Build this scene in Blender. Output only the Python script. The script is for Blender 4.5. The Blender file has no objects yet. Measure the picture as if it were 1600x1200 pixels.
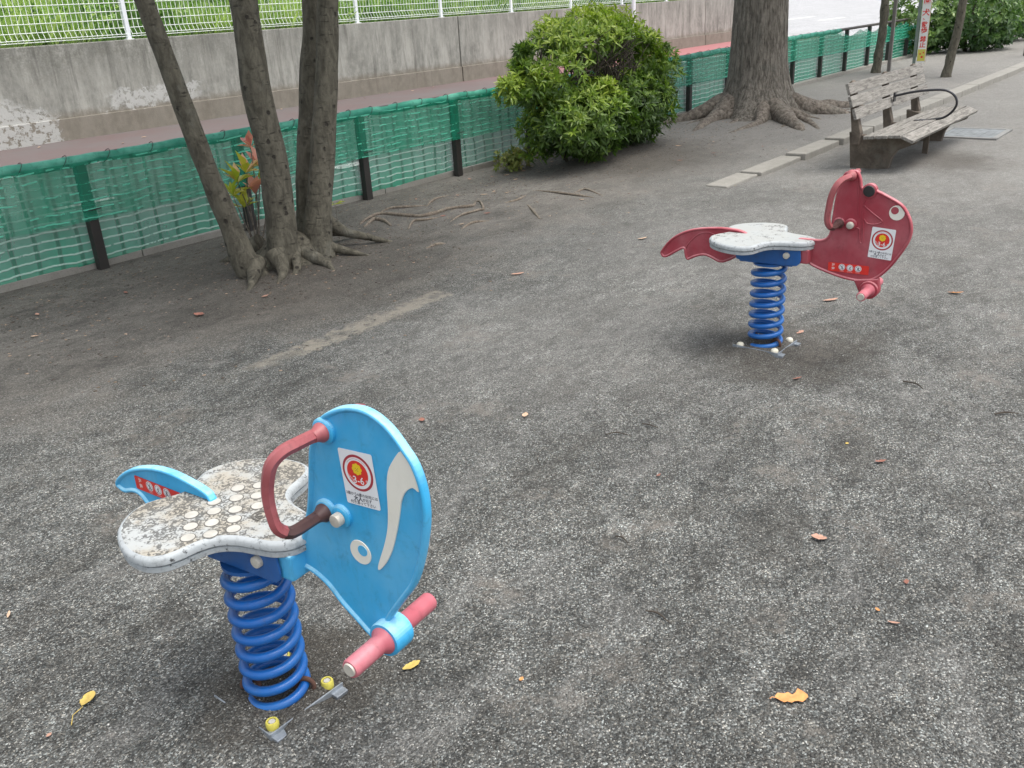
import bpy, bmesh, math, random
import numpy as np
from mathutils import Vector, Matrix, noise
random.seed(7); rng = np.random.default_rng(7)
SC = bpy.context.scene
COL = SC.collection
PI = math.pi
R = math.radians

# ------------------------------------------------------------------ camera, world, sun, exposure
CAM_H = 1.5
f_px = 1400.0
def _n(v):
    v = np.array(v, float); return v / np.linalg.norm(v)
_X = _n((1230, -668, f_px)); _Z = -_n((200, 3303, f_px)); _Z = _n(_Z - _X * (_Z @ _X)); _Y = np.cross(_Z, _X)
_M = np.array([_X, _Y, _Z])                    # columns: camera right, down, forward in world axes
cam_d = bpy.data.cameras.new('camera'); cam = bpy.data.objects.new('camera', cam_d); COL.objects.link(cam)
cam_d.sensor_width = 36; cam_d.lens = 36 * f_px / 1600; cam_d.clip_start = 0.05; cam_d.clip_end = 2000
cm = Matrix.Identity(4)
for i in range(3):
    cm[i][0] = _M[i][0]; cm[i][1] = -_M[i][1]; cm[i][2] = -_M[i][2]
cm[2][3] = CAM_H
cam.matrix_world = cm
SC.camera = cam

SUN_EL, SUN_AZ = R(72), R(285)                  # azimuth measured from +X towards +Y
w = bpy.data.worlds.new('World'); SC.world = w; w.use_nodes = True
nt = w.node_tree; bg = nt.nodes['Background']
sky = nt.nodes.new('ShaderNodeTexSky'); sky.sky_type = 'NISHITA'; sky.sun_disc = False
sky.sun_elevation = SUN_EL; sky.sun_rotation = PI / 2 - SUN_AZ
sky.air_density = 1.0; sky.dust_density = 4.0; sky.ozone_density = 0.3
hs = nt.nodes.new('ShaderNodeHueSaturation'); hs.inputs['Saturation'].default_value = 0.35
nt.links.new(sky.outputs[0], hs.inputs['Color']); nt.links.new(hs.outputs[0], bg.inputs['Color'])
bg.inputs['Strength'].default_value = 0.15
sun_d = bpy.data.lights.new('sun', 'SUN'); sun_d.energy = 1.15; sun_d.angle = R(34); sun_d.color = (1, .97, .92)
sun = bpy.data.objects.new('sun', sun_d); COL.objects.link(sun)
sdir = Vector((math.cos(SUN_EL) * math.cos(SUN_AZ), math.cos(SUN_EL) * math.sin(SUN_AZ), math.sin(SUN_EL)))
sun.rotation_euler = sdir.to_track_quat('Z', 'Y').to_euler()
SC.view_settings.view_transform = 'Standard'; SC.view_settings.look = 'None'
SC.view_settings.gamma = 1; SC.view_settings.exposure = 0.93
SC.cycles.max_bounces = 6; SC.cycles.transparent_max_bounces = 12
SC.cycles.use_denoising = True

# ------------------------------------------------------------------ node material helpers
class NT:
    def __init__(s, name):
        s.m = bpy.data.materials.new(name); s.m.use_nodes = True; s.t = s.m.node_tree; s.b = s.t.nodes['Principled BSDF']
        s.co = s.t.nodes.new('ShaderNodeTexCoord').outputs['Object']
    def n(s, typ, **kw):
        nd = s.t.nodes.new(typ)
        for k, v in kw.items():
            if k in nd.inputs.keys(): s.set(nd.inputs[k], v)
            else: setattr(nd, k, v)
        return nd
    def set(s, inp, v):
        if isinstance(v, bpy.types.NodeSocket): s.t.links.new(v, inp)
        elif isinstance(v, (tuple, list)) and inp.type == 'RGBA' and len(v) == 3: inp.default_value = (*v, 1)
        else: inp.default_value = v
    def map(s, scale=(1, 1, 1), src=None, rot=(0, 0, 0)):
        nd = s.n('ShaderNodeMapping'); s.set(nd.inputs['Vector'], src or s.co); nd.inputs['Scale'].default_value = scale; nd.inputs['Rotation'].default_value = rot
        return nd.outputs[0]
    def noise(s, scale, detail=4, rough=.55, vec=None, dist=0):
        nd = s.n('ShaderNodeTexNoise', Scale=scale, Detail=detail, Roughness=rough, Distortion=dist); s.set(nd.inputs['Vector'], vec or s.co)
        return nd.outputs['Fac']
    def vor(s, scale, vec=None, out='Distance', feature='F1', rnd=1.0):
        nd = s.n('ShaderNodeTexVoronoi', feature=feature, Scale=scale, Randomness=rnd); s.set(nd.inputs['Vector'], vec or s.co)
        return nd.outputs[out]
    def math(s, op, a, b=0.0, c=0.0, clamp=False):
        nd = s.n('ShaderNodeMath', operation=op, use_clamp=clamp)
        s.set(nd.inputs[0], a); s.set(nd.inputs[1], b); s.set(nd.inputs[2], c)
        return nd.outputs[0]
    def ramp(s, fac, *stops):
        nd = s.n('ShaderNodeValToRGB'); s.set(nd.inputs[0], fac); cr = nd.color_ramp
        while len(cr.elements) < len(stops): cr.elements.new(0.5)
        for e, (p, c) in zip(cr.elements, stops):
            e.position = p; e.color = (*c, 1) if isinstance(c, tuple) else (c, c, c, 1)
        return nd.outputs[0]
    def mix(s, fac, a, b, mode='MIX'):
        nd = s.n('ShaderNodeMix', data_type='RGBA', blend_type=mode)
        s.set(nd.inputs[0], fac); s.set(nd.inputs[6], a); s.set(nd.inputs[7], b)
        return nd.outputs[2]
    def smooth(s, v, lo, hi, a=0.0, b=1.0):
        nd = s.n('ShaderNodeMapRange', interpolation_type='SMOOTHSTEP')
        for i, x in enumerate((v, lo, hi, a, b)): s.set(nd.inputs[i], x)
        return nd.outputs[0]
    def bump(s, h, strength=.3, dist=.01, normal=None):
        nd = s.n('ShaderNodeBump', Strength=strength, Distance=dist); s.set(nd.inputs['Height'], h)
        if normal: s.set(nd.inputs['Normal'], normal)
        s.set(s.b.inputs['Normal'], nd.outputs[0]); return nd.outputs[0]
    def out(s, col=None, rough=.7, metal=0, spec=None):
        if col is not None: s.set(s.b.inputs['Base Color'], col)
        s.set(s.b.inputs['Roughness'], rough); s.set(s.b.inputs['Metallic'], metal)
        if spec is not None: s.set(s.b.inputs['Specular IOR Level'], spec)
        return s.m
    def xyz(s):
        nd = s.n('ShaderNodeSeparateXYZ'); s.set(nd.inputs[0], s.co); return nd.outputs

def flat(name, col, rough=.6, metal=0, var=.12, sc=12, bump=0):
    t = NT(name); f = t.noise(sc, 5)
    c = t.mix(f, tuple(x * (1 - var * 2) for x in col), tuple(min(1, x * (1 + var * 2)) for x in col))
    if bump: t.bump(t.noise(sc * 8, 4), bump, .004)
    return t.out(c, rough, metal)

def painted(name, col, dirt=(.05, .045, .04), amount=.35, rough=.42, chips=0.0, fade_sheen=(1, 1, 1), fade_amt=.15, top=0.0):
    """moulded plastic: faded blotches, grime streaks, scuffs"""
    t = NT(name)
    big = t.smooth(t.noise(5, 4, .6), .35, .75)
    c = t.mix(t.math('MULTIPLY', big, fade_amt), col, fade_sheen)
    if top:      # upward-facing edges painted paler, standing in for sky light on the rim
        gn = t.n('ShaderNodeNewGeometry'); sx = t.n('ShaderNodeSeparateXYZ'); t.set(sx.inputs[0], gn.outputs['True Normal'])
        c = t.mix(t.math('MULTIPLY', t.math('MULTIPLY', t.smooth(sx.outputs[2], .15, .8), t.smooth(t.noise(11, 5, .65), .25, .6)), top), c, fade_sheen)
    fine = t.smooth(t.noise(22, 7, .72, dist=.4), .50, .76)
    streak = t.smooth(t.noise(9, 6, .7, vec=t.map((6, 6, 1.2))), .5, .8)
    g = t.math('MULTIPLY', t.math('ADD', t.math('MULTIPLY', fine, .6), t.math('MULTIPLY', streak, .5)), amount, clamp=True)
    c = t.mix(g, c, dirt)
    if chips:
        ch = t.smooth(t.noise(70, 6, .7), .66 - chips * .1, .70)
        c = t.mix(ch, c, dirt)
    t.bump(t.noise(160, 4, .6), .08, .002)
    return t.out(c, t.math('ADD', rough, t.math('MULTIPLY', fine, .3)))

# ------------------------------------------------------------------ materials
def m_ground():
    t = NT('gravel_ground'); x, y, z = t.xyz()
    w1 = t.noise(1.1, 5, .6); w2 = t.noise(5.5, 6, .62); w3 = t.noise(28, 6, .65)
    st = t.vor(250, out='Color')
    sv = t.n('ShaderNodeSeparateColor'); t.set(sv.inputs[0], st); r1, r2 = sv.outputs[0], sv.outputs[1]
    peb = t.ramp(r1, (0, .026), (.28, .056), (.55, .112), (.78, .20), (.92, .36), (1, .66))
    nd = t.n('ShaderNodeTexVoronoi', feature='F1', Scale=135.0); t.set(nd.inputs['Vector'], t.co)
    sv2 = t.n('ShaderNodeSeparateColor'); t.set(sv2.inputs[0], nd.outputs['Color'])
    peb2 = t.ramp(sv2.outputs[0], (0, .04), (.5, .09), (.85, .17), (1, .4))
    grav = t.mix(.26, peb, peb2)
    grav = t.mix(1.0, grav, t.ramp(r2, (0, (1.08, 1.02, .88)), (.5, (.99, 1.01, .95)), (1, (.92, 1.0, .97))), 'MULTIPLY')
    wd = t.noise(2.4, 7, .66, vec=t.map((.8, 1.5, 1), rot=(0, 0, R(-35))), dist=.8)
    shade = t.math('ADD', t.math('MULTIPLY', w1, .9), t.math('MULTIPLY', w2, .55))
    grav = t.mix(1.0, grav, t.ramp(shade, (.42, .55), (.72, .95), (1.0, 1.5)), 'MULTIPLY')
    grav = t.mix(t.math('MULTIPLY', t.smooth(wd, .48, .70), .55), grav, t.mix(r1, (.036, .034, .029), (.095, .088, .076)))
    grav = t.mix(t.math('MULTIPLY', t.smooth(wd, .52, .32), .50), grav, t.mix(r1, (.12, .118, .11), (.27, .265, .25)))
    # fine brown dust where feet and water carried soil: towards the trees, and in scattered films
    yy = t.math('ADD', y, t.math('MULTIPLY', t.math('SUBTRACT', w1, .5), 2.6))
    yy = t.math('ADD', yy, t.math('MULTIPLY', t.math('SUBTRACT', w2, .5), 1.6))
    w4 = t.noise(13, 6, .68, vec=t.map((.8, 1.3, 1), rot=(0, 0, R(-35))), dist=.6)
    grav = t.mix(1.0, grav, t.ramp(w4, (.34, .62), (.5, 1.0), (.68, 1.35)), 'MULTIPLY')
    soilzone = t.smooth(yy, 3.2, 4.5)
    left = t.smooth(t.math('ADD', x, t.math('MULTIPLY', w1, 1.5)), 9.5, 13.5, 1.0, .45)
    soilzone = t.math('MULTIPLY', soilzone, left)
    film = t.smooth(t.noise(2.3, 8, .68, dist=.3), .55, .64)
    film = t.math('MULTIPLY', film, t.smooth(w3, .38, .6))
    soilc = t.mix(t.math('MULTIPLY', t.math('ADD', w3, r1), .5), (.055, .050, .043), (.225, .208, .182))
    soilc = t.mix(t.math('MULTIPLY', t.smooth(r1, .86, .95), .5), soilc, (.30, .28, .25))
    soilc = t.mix(1.0, soilc, t.ramp(t.math('ADD', t.math('MULTIPLY', wd, .55), t.math('MULTIPLY', w4, .45)), (.36, 1.55), (.5, 1.0), (.64, .50)), 'MULTIPLY')
    grit = t.smooth(t.math('ADD', t.math('MULTIPLY', w3, .5), t.math('MULTIPLY', r2, .5)), .25, .7, .75, 1)
    c = t.mix(t.math('MULTIPLY', soilzone, grit), grav, soilc)
    filmc = t.mix(w3, (.15, .135, .115), (.26, .235, .205))
    c = t.mix(t.math('MULTIPLY', film, .62), c, filmc)
    # buried kerb line showing through as a strip of pale sand
    ky = t.math('ABSOLUTE', t.math('SUBTRACT', t.math('ADD', y, t.math('MULTIPLY', t.math('SUBTRACT', w3, .5), .22)), 3.47))
    kx = t.math('ADD', x, t.math('MULTIPLY', t.math('SUBTRACT', w2, .5), 1.2))
    k = t.math('MULTIPLY', t.smooth(ky, .05, .09, 1, 0), t.math('MULTIPLY', t.smooth(kx, 2.1, 2.7), t.smooth(x, 3.58, 3.62, 1, 0)))
    k = t.math('MULTIPLY', k, t.smooth(t.noise(9, 6, .7), .34, .56))
    c = t.mix(t.math('MULTIPLY', k, .85), c, (.33, .30, .245))
    # ground paler far to the right: brighter daylight there painted into its colour
    far = t.smooth(t.math('ADD', t.math('SUBTRACT', x, t.math('MULTIPLY', y, .35)), t.math('MULTIPLY', w1, 3)), 3.5, 11)
    c = t.mix(t.math('MULTIPLY', far, .62), c, t.mix(w3, (.23, .22, .20), (.42, .40, .37)))
    # damp trodden soil round springs, bench and trunks; shade painted in beneath the shrub
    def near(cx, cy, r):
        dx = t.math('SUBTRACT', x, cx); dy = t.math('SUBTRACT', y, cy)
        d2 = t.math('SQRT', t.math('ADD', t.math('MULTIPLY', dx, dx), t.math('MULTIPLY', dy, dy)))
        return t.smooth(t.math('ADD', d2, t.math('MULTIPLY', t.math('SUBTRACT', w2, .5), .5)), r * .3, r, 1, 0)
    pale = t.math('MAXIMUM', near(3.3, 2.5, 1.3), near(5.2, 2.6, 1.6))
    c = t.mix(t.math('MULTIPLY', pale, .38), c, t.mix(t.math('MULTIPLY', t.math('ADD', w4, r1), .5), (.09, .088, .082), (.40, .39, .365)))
    damp_shade = t.math('MAXIMUM', t.math('MAXIMUM', near(1.0, 1.60, .32), near(3.70, 1.45, .55)), t.math('MAXIMUM', near(8.7, 2.2, .8), t.math('MAXIMUM', near(7.9, 5.0, 1.5), t.math('MULTIPLY', near(3.5, 4.6, 1.5), .8))))
    c = t.mix(t.math('MULTIPLY', damp_shade, .60), c, t.mix(t.math('MULTIPLY', t.math('ADD', w3, r1), .5), (.030, .025, .019), (.115, .098, .076)))
    h = t.math('ADD', t.math('MULTIPLY', t.vor(250), -.8), t.math('MULTIPLY', w3, .6))
    h = t.math('ADD', h, t.math('MULTIPLY', t.vor(150), -.6))
    t.bump(h, 1.0, .007)
    return t.out(c, .78, 0, .35)

def m_asphalt(name='road_asphalt', base=.15):
    t = NT(name); a = t.vor(160, out='Color'); sv = t.n('ShaderNodeSeparateColor'); t.set(sv.inputs[0], a)
    c = t.ramp(sv.outputs[0], (0, base * .6), (.6, base), (1, base * 1.9))
    c = t.mix(1.0, c, t.ramp(t.noise(.8, 6, .6), (.3, .82), (.7, 1.15)), 'MULTIPLY')
    t.bump(t.vor(160), .4, .004)
    return t.out(c, .6)

def m_redwalk():
    t = NT('red_pavement'); x, y, z = t.xyz(); n = t.noise(60, 6, .7)
    a = t.mix(n, (.085, .062, .060), (.16, .115, .108))
    a = t.mix(t.smooth(t.noise(.7, 5, .6), .35, .7), a, (.12, .108, .105))
    lit_end = t.smooth(x, 14, 22)  # brighter light at the right end painted in as a paler red
    a = t.mix(lit_end, a, t.mix(n, (.26, .095, .10), (.38, .16, .16)))
    return t.out(a, .75)

def m_wall():
    t = NT('stained_concrete'); x, y, z = t.xyz()
    big = t.noise(1.3, 7, .62); mid = t.noise(7, 7, .66); fine = t.noise(45, 6, .7)
    streak = t.noise(2.2, 8, .72, vec=t.map((1.5, 1, .45)))
    streak2 = t.noise(4, 6, .75, vec=t.map((1.8, 1, .14)))
    c = t.mix(t.smooth(streak, .3, .72), (.19, .19, .170), (.43, .425, .385))
    c = t.mix(t.math('MULTIPLY', t.smooth(mid, .42, .7), .55), c, (.40, .39, .35))
    c = t.mix(t.math('MULTIPLY', t.smooth(streak2, .50, .72), .62), c, (.055, .052, .045))
    zz = t.math('ADD', z, t.math('MULTIPLY', t.math('SUBTRACT', big, .5), .9))
    dark = t.math('MULTIPLY', t.smooth(zz, .55, 1.35), t.smooth(t.math('ADD', x, t.math('MULTIPLY', big, 4)), 9, 15, .75, .25))
    c = t.mix(t.math('MULTIPLY', dark, t.smooth(t.math('ADD', t.math('MULTIPLY', fine, .5), t.math('MULTIPLY', mid, .5)), .36, .62)), c, (.115, .115, .095))
    # brown damp band along the foot
    foot = t.smooth(t.math('ADD', z, t.math('MULTIPLY', t.math('SUBTRACT', mid, .5), .25)), .30, .46, 1, 0)
    c = t.mix(t.math('MULTIPLY', foot, .75), c, t.mix(mid, (.13, .11, .08), (.26, .225, .18)))
    # pale flaking render near the left end
    zf = t.math('ADD', z, t.math('MULTIPLY', t.math('SUBTRACT', mid, .5), .5))
    xf = t.math('ADD', x, t.math('MULTIPLY', t.math('SUBTRACT', mid, .5), 1.0))
    patch = t.math('MULTIPLY', t.smooth(xf, 6.35, 6.5, 1, 0), t.smooth(t.math('ADD', zf, t.math('MULTIPLY', t.math('SUBTRACT', x, 5.5), .35)), .62, .8, 1, 0))
    p2 = t.math('MULTIPLY', t.smooth(t.math('ABSOLUTE', t.math('SUBTRACT', xf, 8.1)), .6, .9, 1, 0), t.smooth(t.math('ABSOLUTE', t.math('SUBTRACT', zf, .5)), .08, .16, 1, 0))
    patch = t.math('MAXIMUM', patch, p2)
    patch = t.math('MULTIPLY', patch, t.smooth(t.noise(11, 6, .7), .40, .48))
    c = t.mix(t.math('MULTIPLY', patch, .85), c, (.50, .50, .48))
    t.bump(t.math('ADD', fine, t.math('MULTIPLY', patch, .5)), .5, .01)
    return t.out(c, .85)

def m_kerb():
    t = NT('kerb_concrete'); n = t.noise(8, 6, .7); f = t.noise(90, 4, .7)
    c = t.mix(n, (.19, .18, .155), (.36, .345, .31)); c = t.mix(t.math('MULTIPLY', t.smooth(f, .5, .7), .4), c, (.10, .095, .085))
    t.bump(f, .4, .004); return t.out(c, .85)

def m_bark(name, dark, light, vs, spots=0, ridge=.03, ground_dirt=None):
    t = NT(name); v = t.map(vs)
    n1 = t.noise(7, 7, .68, vec=v, dist=.5); n2 = t.noise(30, 6, .7)
    c = t.mix(t.smooth(n1, .32, .68), dark, light)
    c = t.mix(t.math('MULTIPLY', t.smooth(n2, .5, .75), .4), c, tuple(.45 * q for q in dark))
    lich = t.smooth(t.noise(3, 6, .7), .56, .68)
    c = t.mix(t.math('MULTIPLY', lich, .35), c, (.20, .20, .17))
    h = n1
    if spots:
        sp = t.vor(13, vec=t.map((1, 1, .8)))
        wq = t.math('ADD', sp, t.math('MULTIPLY', n2, .35))
        m = t.smooth(wq, .27, .36, 1, 0)
        ln = t.math('MULTIPLY', t.smooth(t.noise(6, 5, .7, vec=t.map((2, 2, 14))), .60, .68), .7)
        m = t.math('MAXIMUM', m, ln)
        c = t.mix(t.math('MULTIPLY', m, .8), c, (.022, .018, .014)); h = t.math('SUBTRACT', h, t.math('MULTIPLY', m, .6))
    t.bump(t.math('ADD', h, t.math('MULTIPLY', n2, .4)), .9, ridge)
    return t.out(c, .9)

def m_leaf(name, stops, trans=.25, rough=.42):
    t = NT(name); a = t.n('ShaderNodeAttribute', attribute_name='rnd')
    c = t.ramp(a.outputs['Fac'], *stops)
    t.out(c, rough)
    tr = t.n('ShaderNodeBsdfTranslucent'); t.set(tr.inputs['Color'], t.mix(1.0, c, (1.1, 1.25, .7), 'MULTIPLY'))
    mx = t.n('ShaderNodeMixShader'); mx.inputs[0].default_value = trans
    t.t.links.new(t.b.outputs[0], mx.inputs[1]); t.t.links.new(tr.outputs[0], mx.inputs[2])
    t.t.links.new(mx.outputs[0], t.t.nodes['Material Output'].inputs[0])
    return t.m

def m_net(name, cover=.45, thr=.30, hcol=(.46, .72, .60), vk=.85):
    """fine woven plastic net: the threads are far below a pixel, so they are a partly see-through film with heavier cords"""
    t = NT(name); x, y, z = t.xyz()
    wob = t.math('MULTIPLY', t.math('SUBTRACT', t.noise(1.5, 2, vec=t.map((1, 1, 1.6))), .5), .05)
    xx = t.math('ADD', x, wob)
    pv = t.math('PINGPONG', xx, .073)
    vert = t.smooth(pv, .009, .020, 1, 0)
    zz = t.math('ADD', t.math('ADD', z, t.math('MULTIPLY', t.math('SUBTRACT', t.noise(4.2, 3, vec=t.map((1, 1, .3))), .5), .05)), t.math('MULTIPLY', x, -.004))
    ph = t.math('PINGPONG', zz, .0285)
    hor = t.smooth(ph, .0035, .008, 1, 0)
    hor = t.math('MULTIPLY', hor, t.smooth(t.noise(13, 3, vec=t.map((1, 1, .6))), thr, thr + .10))
    base = t.mix(t.noise(6, 5), (.002, .24, .13), (.012, .40, .24))
    c = t.mix(vert, base, (.004, .18, .10))
    c = t.mix(hor, c, hcol)
    cov = t.math('ADD', cover, t.math('MULTIPLY', t.math('SUBTRACT', t.noise(3.2, 4, vec=t.map((1, 1, .5))), .5), .5))
    a = t.math('MAXIMUM', cov, t.math('MAXIMUM', t.math('MULTIPLY', vert, vk), t.math('MULTIPLY', hor, .85)), clamp=True)
    t.out(c, .5); t.set(t.b.inputs['Alpha'], a)
    t.bump(t.math('ADD', hor, vert), .5, .01)
    return t.m

def m_seat(name='worn_seat', wear=.5):
    t = NT(name); x, y, z = t.xyz()
    a = t.noise(38, 8, .78); b = t.noise(7, 5, .65); g = t.vor(230, out='Color')
    sv = t.n('ShaderNodeSeparateColor'); t.set(sv.inputs[0], g)
    white = t.mix(b, (.33, .345, .34) if wear > .3 else (.33, .35, .345), (.49, .51, .50) if wear > .3 else (.44, .46, .455))
    rr = t.math('ADD', t.math('MULTIPLY', a, .72), t.math('MULTIPLY', b, .42))
    tan = t.smooth(t.noise(6.5, 6, .65), .44, .60)
    c = t.mix(t.math('MULTIPLY', tan, .75 if wear > .3 else .15), white, (.36, .315, .24))
    m = t.math('MULTIPLY', t.smooth(rr, .62 - wear * .10, .68 - wear * .08), t.smooth(t.math('ADD', sv.outputs[0], t.math('MULTIPLY', rr, .6)), .62, .75))
    c = t.mix(t.math('MULTIPLY', m, .80), c, (.055, .053, .048))
    t.bump(t.math('SUBTRACT', t.noise(60, 5, .6), t.math('MULTIPLY', m, .6)), .35, .003)
    return t.out(c, .6)

def m_wood():
    t = NT('weathered_wood'); v = t.map((1.2, 14, 14))
    g = t.noise(5, 8, .7, vec=v, dist=.6); b = t.noise(9, 6, .7, vec=t.map((1, 1, 1))); k = t.noise(16, 7, .78, vec=t.map((.35, 1.6, 1.6)), dist=.5)
    c = t.mix(t.smooth(g, .3, .7), (.115, .106, .092), (.33, .312, .28))
    c = t.mix(t.math('MULTIPLY', t.smooth(k, .52, .66), .80), c, (.05, .043, .038))
    c = t.mix(t.math('MULTIPLY', t.smooth(b, .50, .72), .4), c, (.36, .345, .32))
    t.bump(t.math('ADD', g, t.math('MULTIPLY', k, -.5)), .6, .008)
    return t.out(c, .85)

def m_mat(kind): return MT[kind]
MT = dict(
    ground=m_ground(), asphalt=m_asphalt(), palepave=m_asphalt('pale_road', .34), red=m_redwalk(), wall=m_wall(), kerb=m_kerb(),
    line=flat('road_paint', (.72, .72, .70), .6, var=.1, sc=8),
    bark1=m_bark('smooth_bark', (.068, .061, .044), (.158, .144, .108), (3.4, 3.4, 1.2), spots=1, ridge=.02),
    bark2=m_bark('ridged_bark', (.080, .069, .055), (.285, .258, .215), (5, 5, .9), ridge=.06),
    root=m_bark('root_bark', (.085, .070, .055), (.28, .242, .198), (3.5, 3.5, 3.0), ridge=.04),
    sroot=m_bark('thin_root', (.10, .08, .06), (.25, .21, .165), (8, 8, 8), ridge=.006),
    twigbark=flat('twig_bark', (.055, .045, .035), .9, var=.3, sc=30),
    shrub=m_leaf('shrub_leaf', ((0, (.040, .082, .016)), (.32, (.10, .18, .030)), (.6, (.19, .29, .038)), (1, (.36, .44, .07))), .38, .4),
    yshrub=m_leaf('yellowish_leaf', ((0, (.06, .10, .02)), (.6, (.24, .28, .06)), (1, (.42, .36, .12))), .3, .45),
    hedge=m_leaf('hedge_leaf', ((0, (.045, .10, .035)), (.45, (.11, .20, .06)), (.75, (.24, .36, .11)), (1, (.50, .58, .27))), .35, .3),
    grass=m_leaf('bank_grass', ((0, (.06, .14, .03)), (.5, (.22, .38, .09)), (1, (.48, .60, .22))), .4, .5),
    crown=m_leaf('crown_leaf', ((0, (.02, .05, .012)), (.6, (.05, .10, .02)), (1, (.09, .16, .03))), .3, .5),
    pink=m_leaf('young_leaf', ((0, (.70, .26, .24)), (.35, (.85, .48, .40)), (.5, (.55, .50, .08)), (.75, (.45, .52, .06)), (1, (.20, .32, .06))), .35, .4),
    net=m_net('green_net', .68), net2=m_net('green_net_fold', .48, .42, (.12, .58, .40), .66),
    roll=painted('net_roll_green', (.008, .20, .13), (.008, .07, .05), .9, .6, fade_sheen=(.20, .60, .45), fade_amt=.5),
    rail=flat('dark_brown_rail', (.055, .048, .042), .6, var=.2, sc=6),
    post=flat('dark_post_paint', (.030, .027, .024), .6, var=.25, sc=6),
    whitewire=flat('white_coated_wire', (.80, .84, .80), .45, var=.05),
    whitepost=flat('white_painted_steel', (.82, .85, .88), .4, var=.05),
    bank=flat('bank_soil', (.05, .075, .02), .95, var=.4, sc=4),
    blue=painted('sky_blue_plastic', (.035, .40, .74), (.03, .07, .09), .48, .38, fade_sheen=(.42, .74, .86), fade_amt=.22, top=.8),
    redp=painted('faded_red_plastic', (.35, .036, .056), (.07, .03, .03), .5, .45, fade_sheen=(.66, .32, .34), fade_amt=.28, top=.6),
    bluesteel=painted('blue_steel', (.012, .095, .33), (.05, .05, .055), .55, .34, chips=.2, fade_sheen=(.10, .3, .6), fade_amt=.15),
    spring=painted('blue_spring_paint', (.008, .11, .40), (.07, .06, .055), .35, .30, fade_sheen=(.06, .3, .65), fade_amt=.2),
    grip=painted('dull_red_grip', (.32, .078, .084), (.03, .022, .02), .8, .5, fade_sheen=(.7, .35, .36), fade_amt=.3),
    pgrip=painted('pink_grip', (.47, .10, .13), (.06, .03, .03), .55, .5, fade_sheen=(.8, .45, .48), fade_amt=.45),
    dgrip=painted('grimy_grip', (.07, .035, .032), (.012, .010, .009), .8, .5, fade_sheen=(.25, .12, .11), fade_amt=.3),
    seatw=m_seat('worn_seat', 1.0), seatl=m_seat('light_worn_seat', .05),
    seatedge=painted('seat_edge_white', (.37, .40, .41), (.04, .04, .04), .95, .6, chips=1.1),
    dot=flat('seat_disc', (.46, .445, .40), .6, var=.15, sc=40), studring=flat('stud_grime', (.10, .095, .085), .8, var=.6, sc=130), dark=flat('black_rubber', (.02, .02, .02), .6, var=.3, sc=40),
    bolt=flat('bolt_cap', (.55, .52, .45), .4, .1, var=.15, sc=50), cream=flat('cream_cap', (.72, .68, .55), .5, var=.1, sc=40),
    yellow=flat('yellow_cap', (.60, .53, .10), .5, var=.12, sc=60), galv=flat('galvanised_plate', (.30, .33, .36), .45, .55, var=.35, sc=25, bump=.2),
    rust=flat('rusty_iron', (.10, .05, .035), .9, var=.4, sc=60),
    ivory=painted('ivory_paint', (.80, .78, .68), (.35, .3, .22), .18, .45),
    s_white=flat('sticker_white', (.82, .84, .85), .35, var=.03), s_red=flat('sticker_red', (.70, .035, .025), .35, var=.1, sc=30),
    s_dred=flat('sticker_dark_red', (.40, .04, .055), .4, var=.1), s_yel=flat('sticker_yellow', (.90, .60, .02), .4, var=.1),
    s_blk=flat('sticker_ink', (.05, .05, .07), .5, var=.1), s_pink=flat('sticker_pink', (.85, .55, .52), .4, var=.1),
    wood=m_wood(), benchleg=m_bark('bench_leg_concrete', (.085, .068, .052), (.17, .14, .11), (1, 1, 1), ridge=.004),
    steelbar=flat('dark_steel_bar', (.05, .05, .055), .3, .7, var=.2),
    greypole=flat('grey_pole', (.20, .185, .17), .6, var=.2, sc=5), greenpole=flat('greenish_grey_pole', (.16, .20, .175), .5, var=.2, sc=6),
    board=flat('board_white', (.75, .75, .72), .5, var=.08), orange=flat('board_edge_orange', (.80, .50, .25), .5, var=.2, sc=20),
    manhole=flat('manhole_blue_grey', (.185, .20, .205), .7, 0, var=.4, sc=12, bump=.4), frame=flat('manhole_frame', (.23, .228, .215), .6, var=.1),
)

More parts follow.
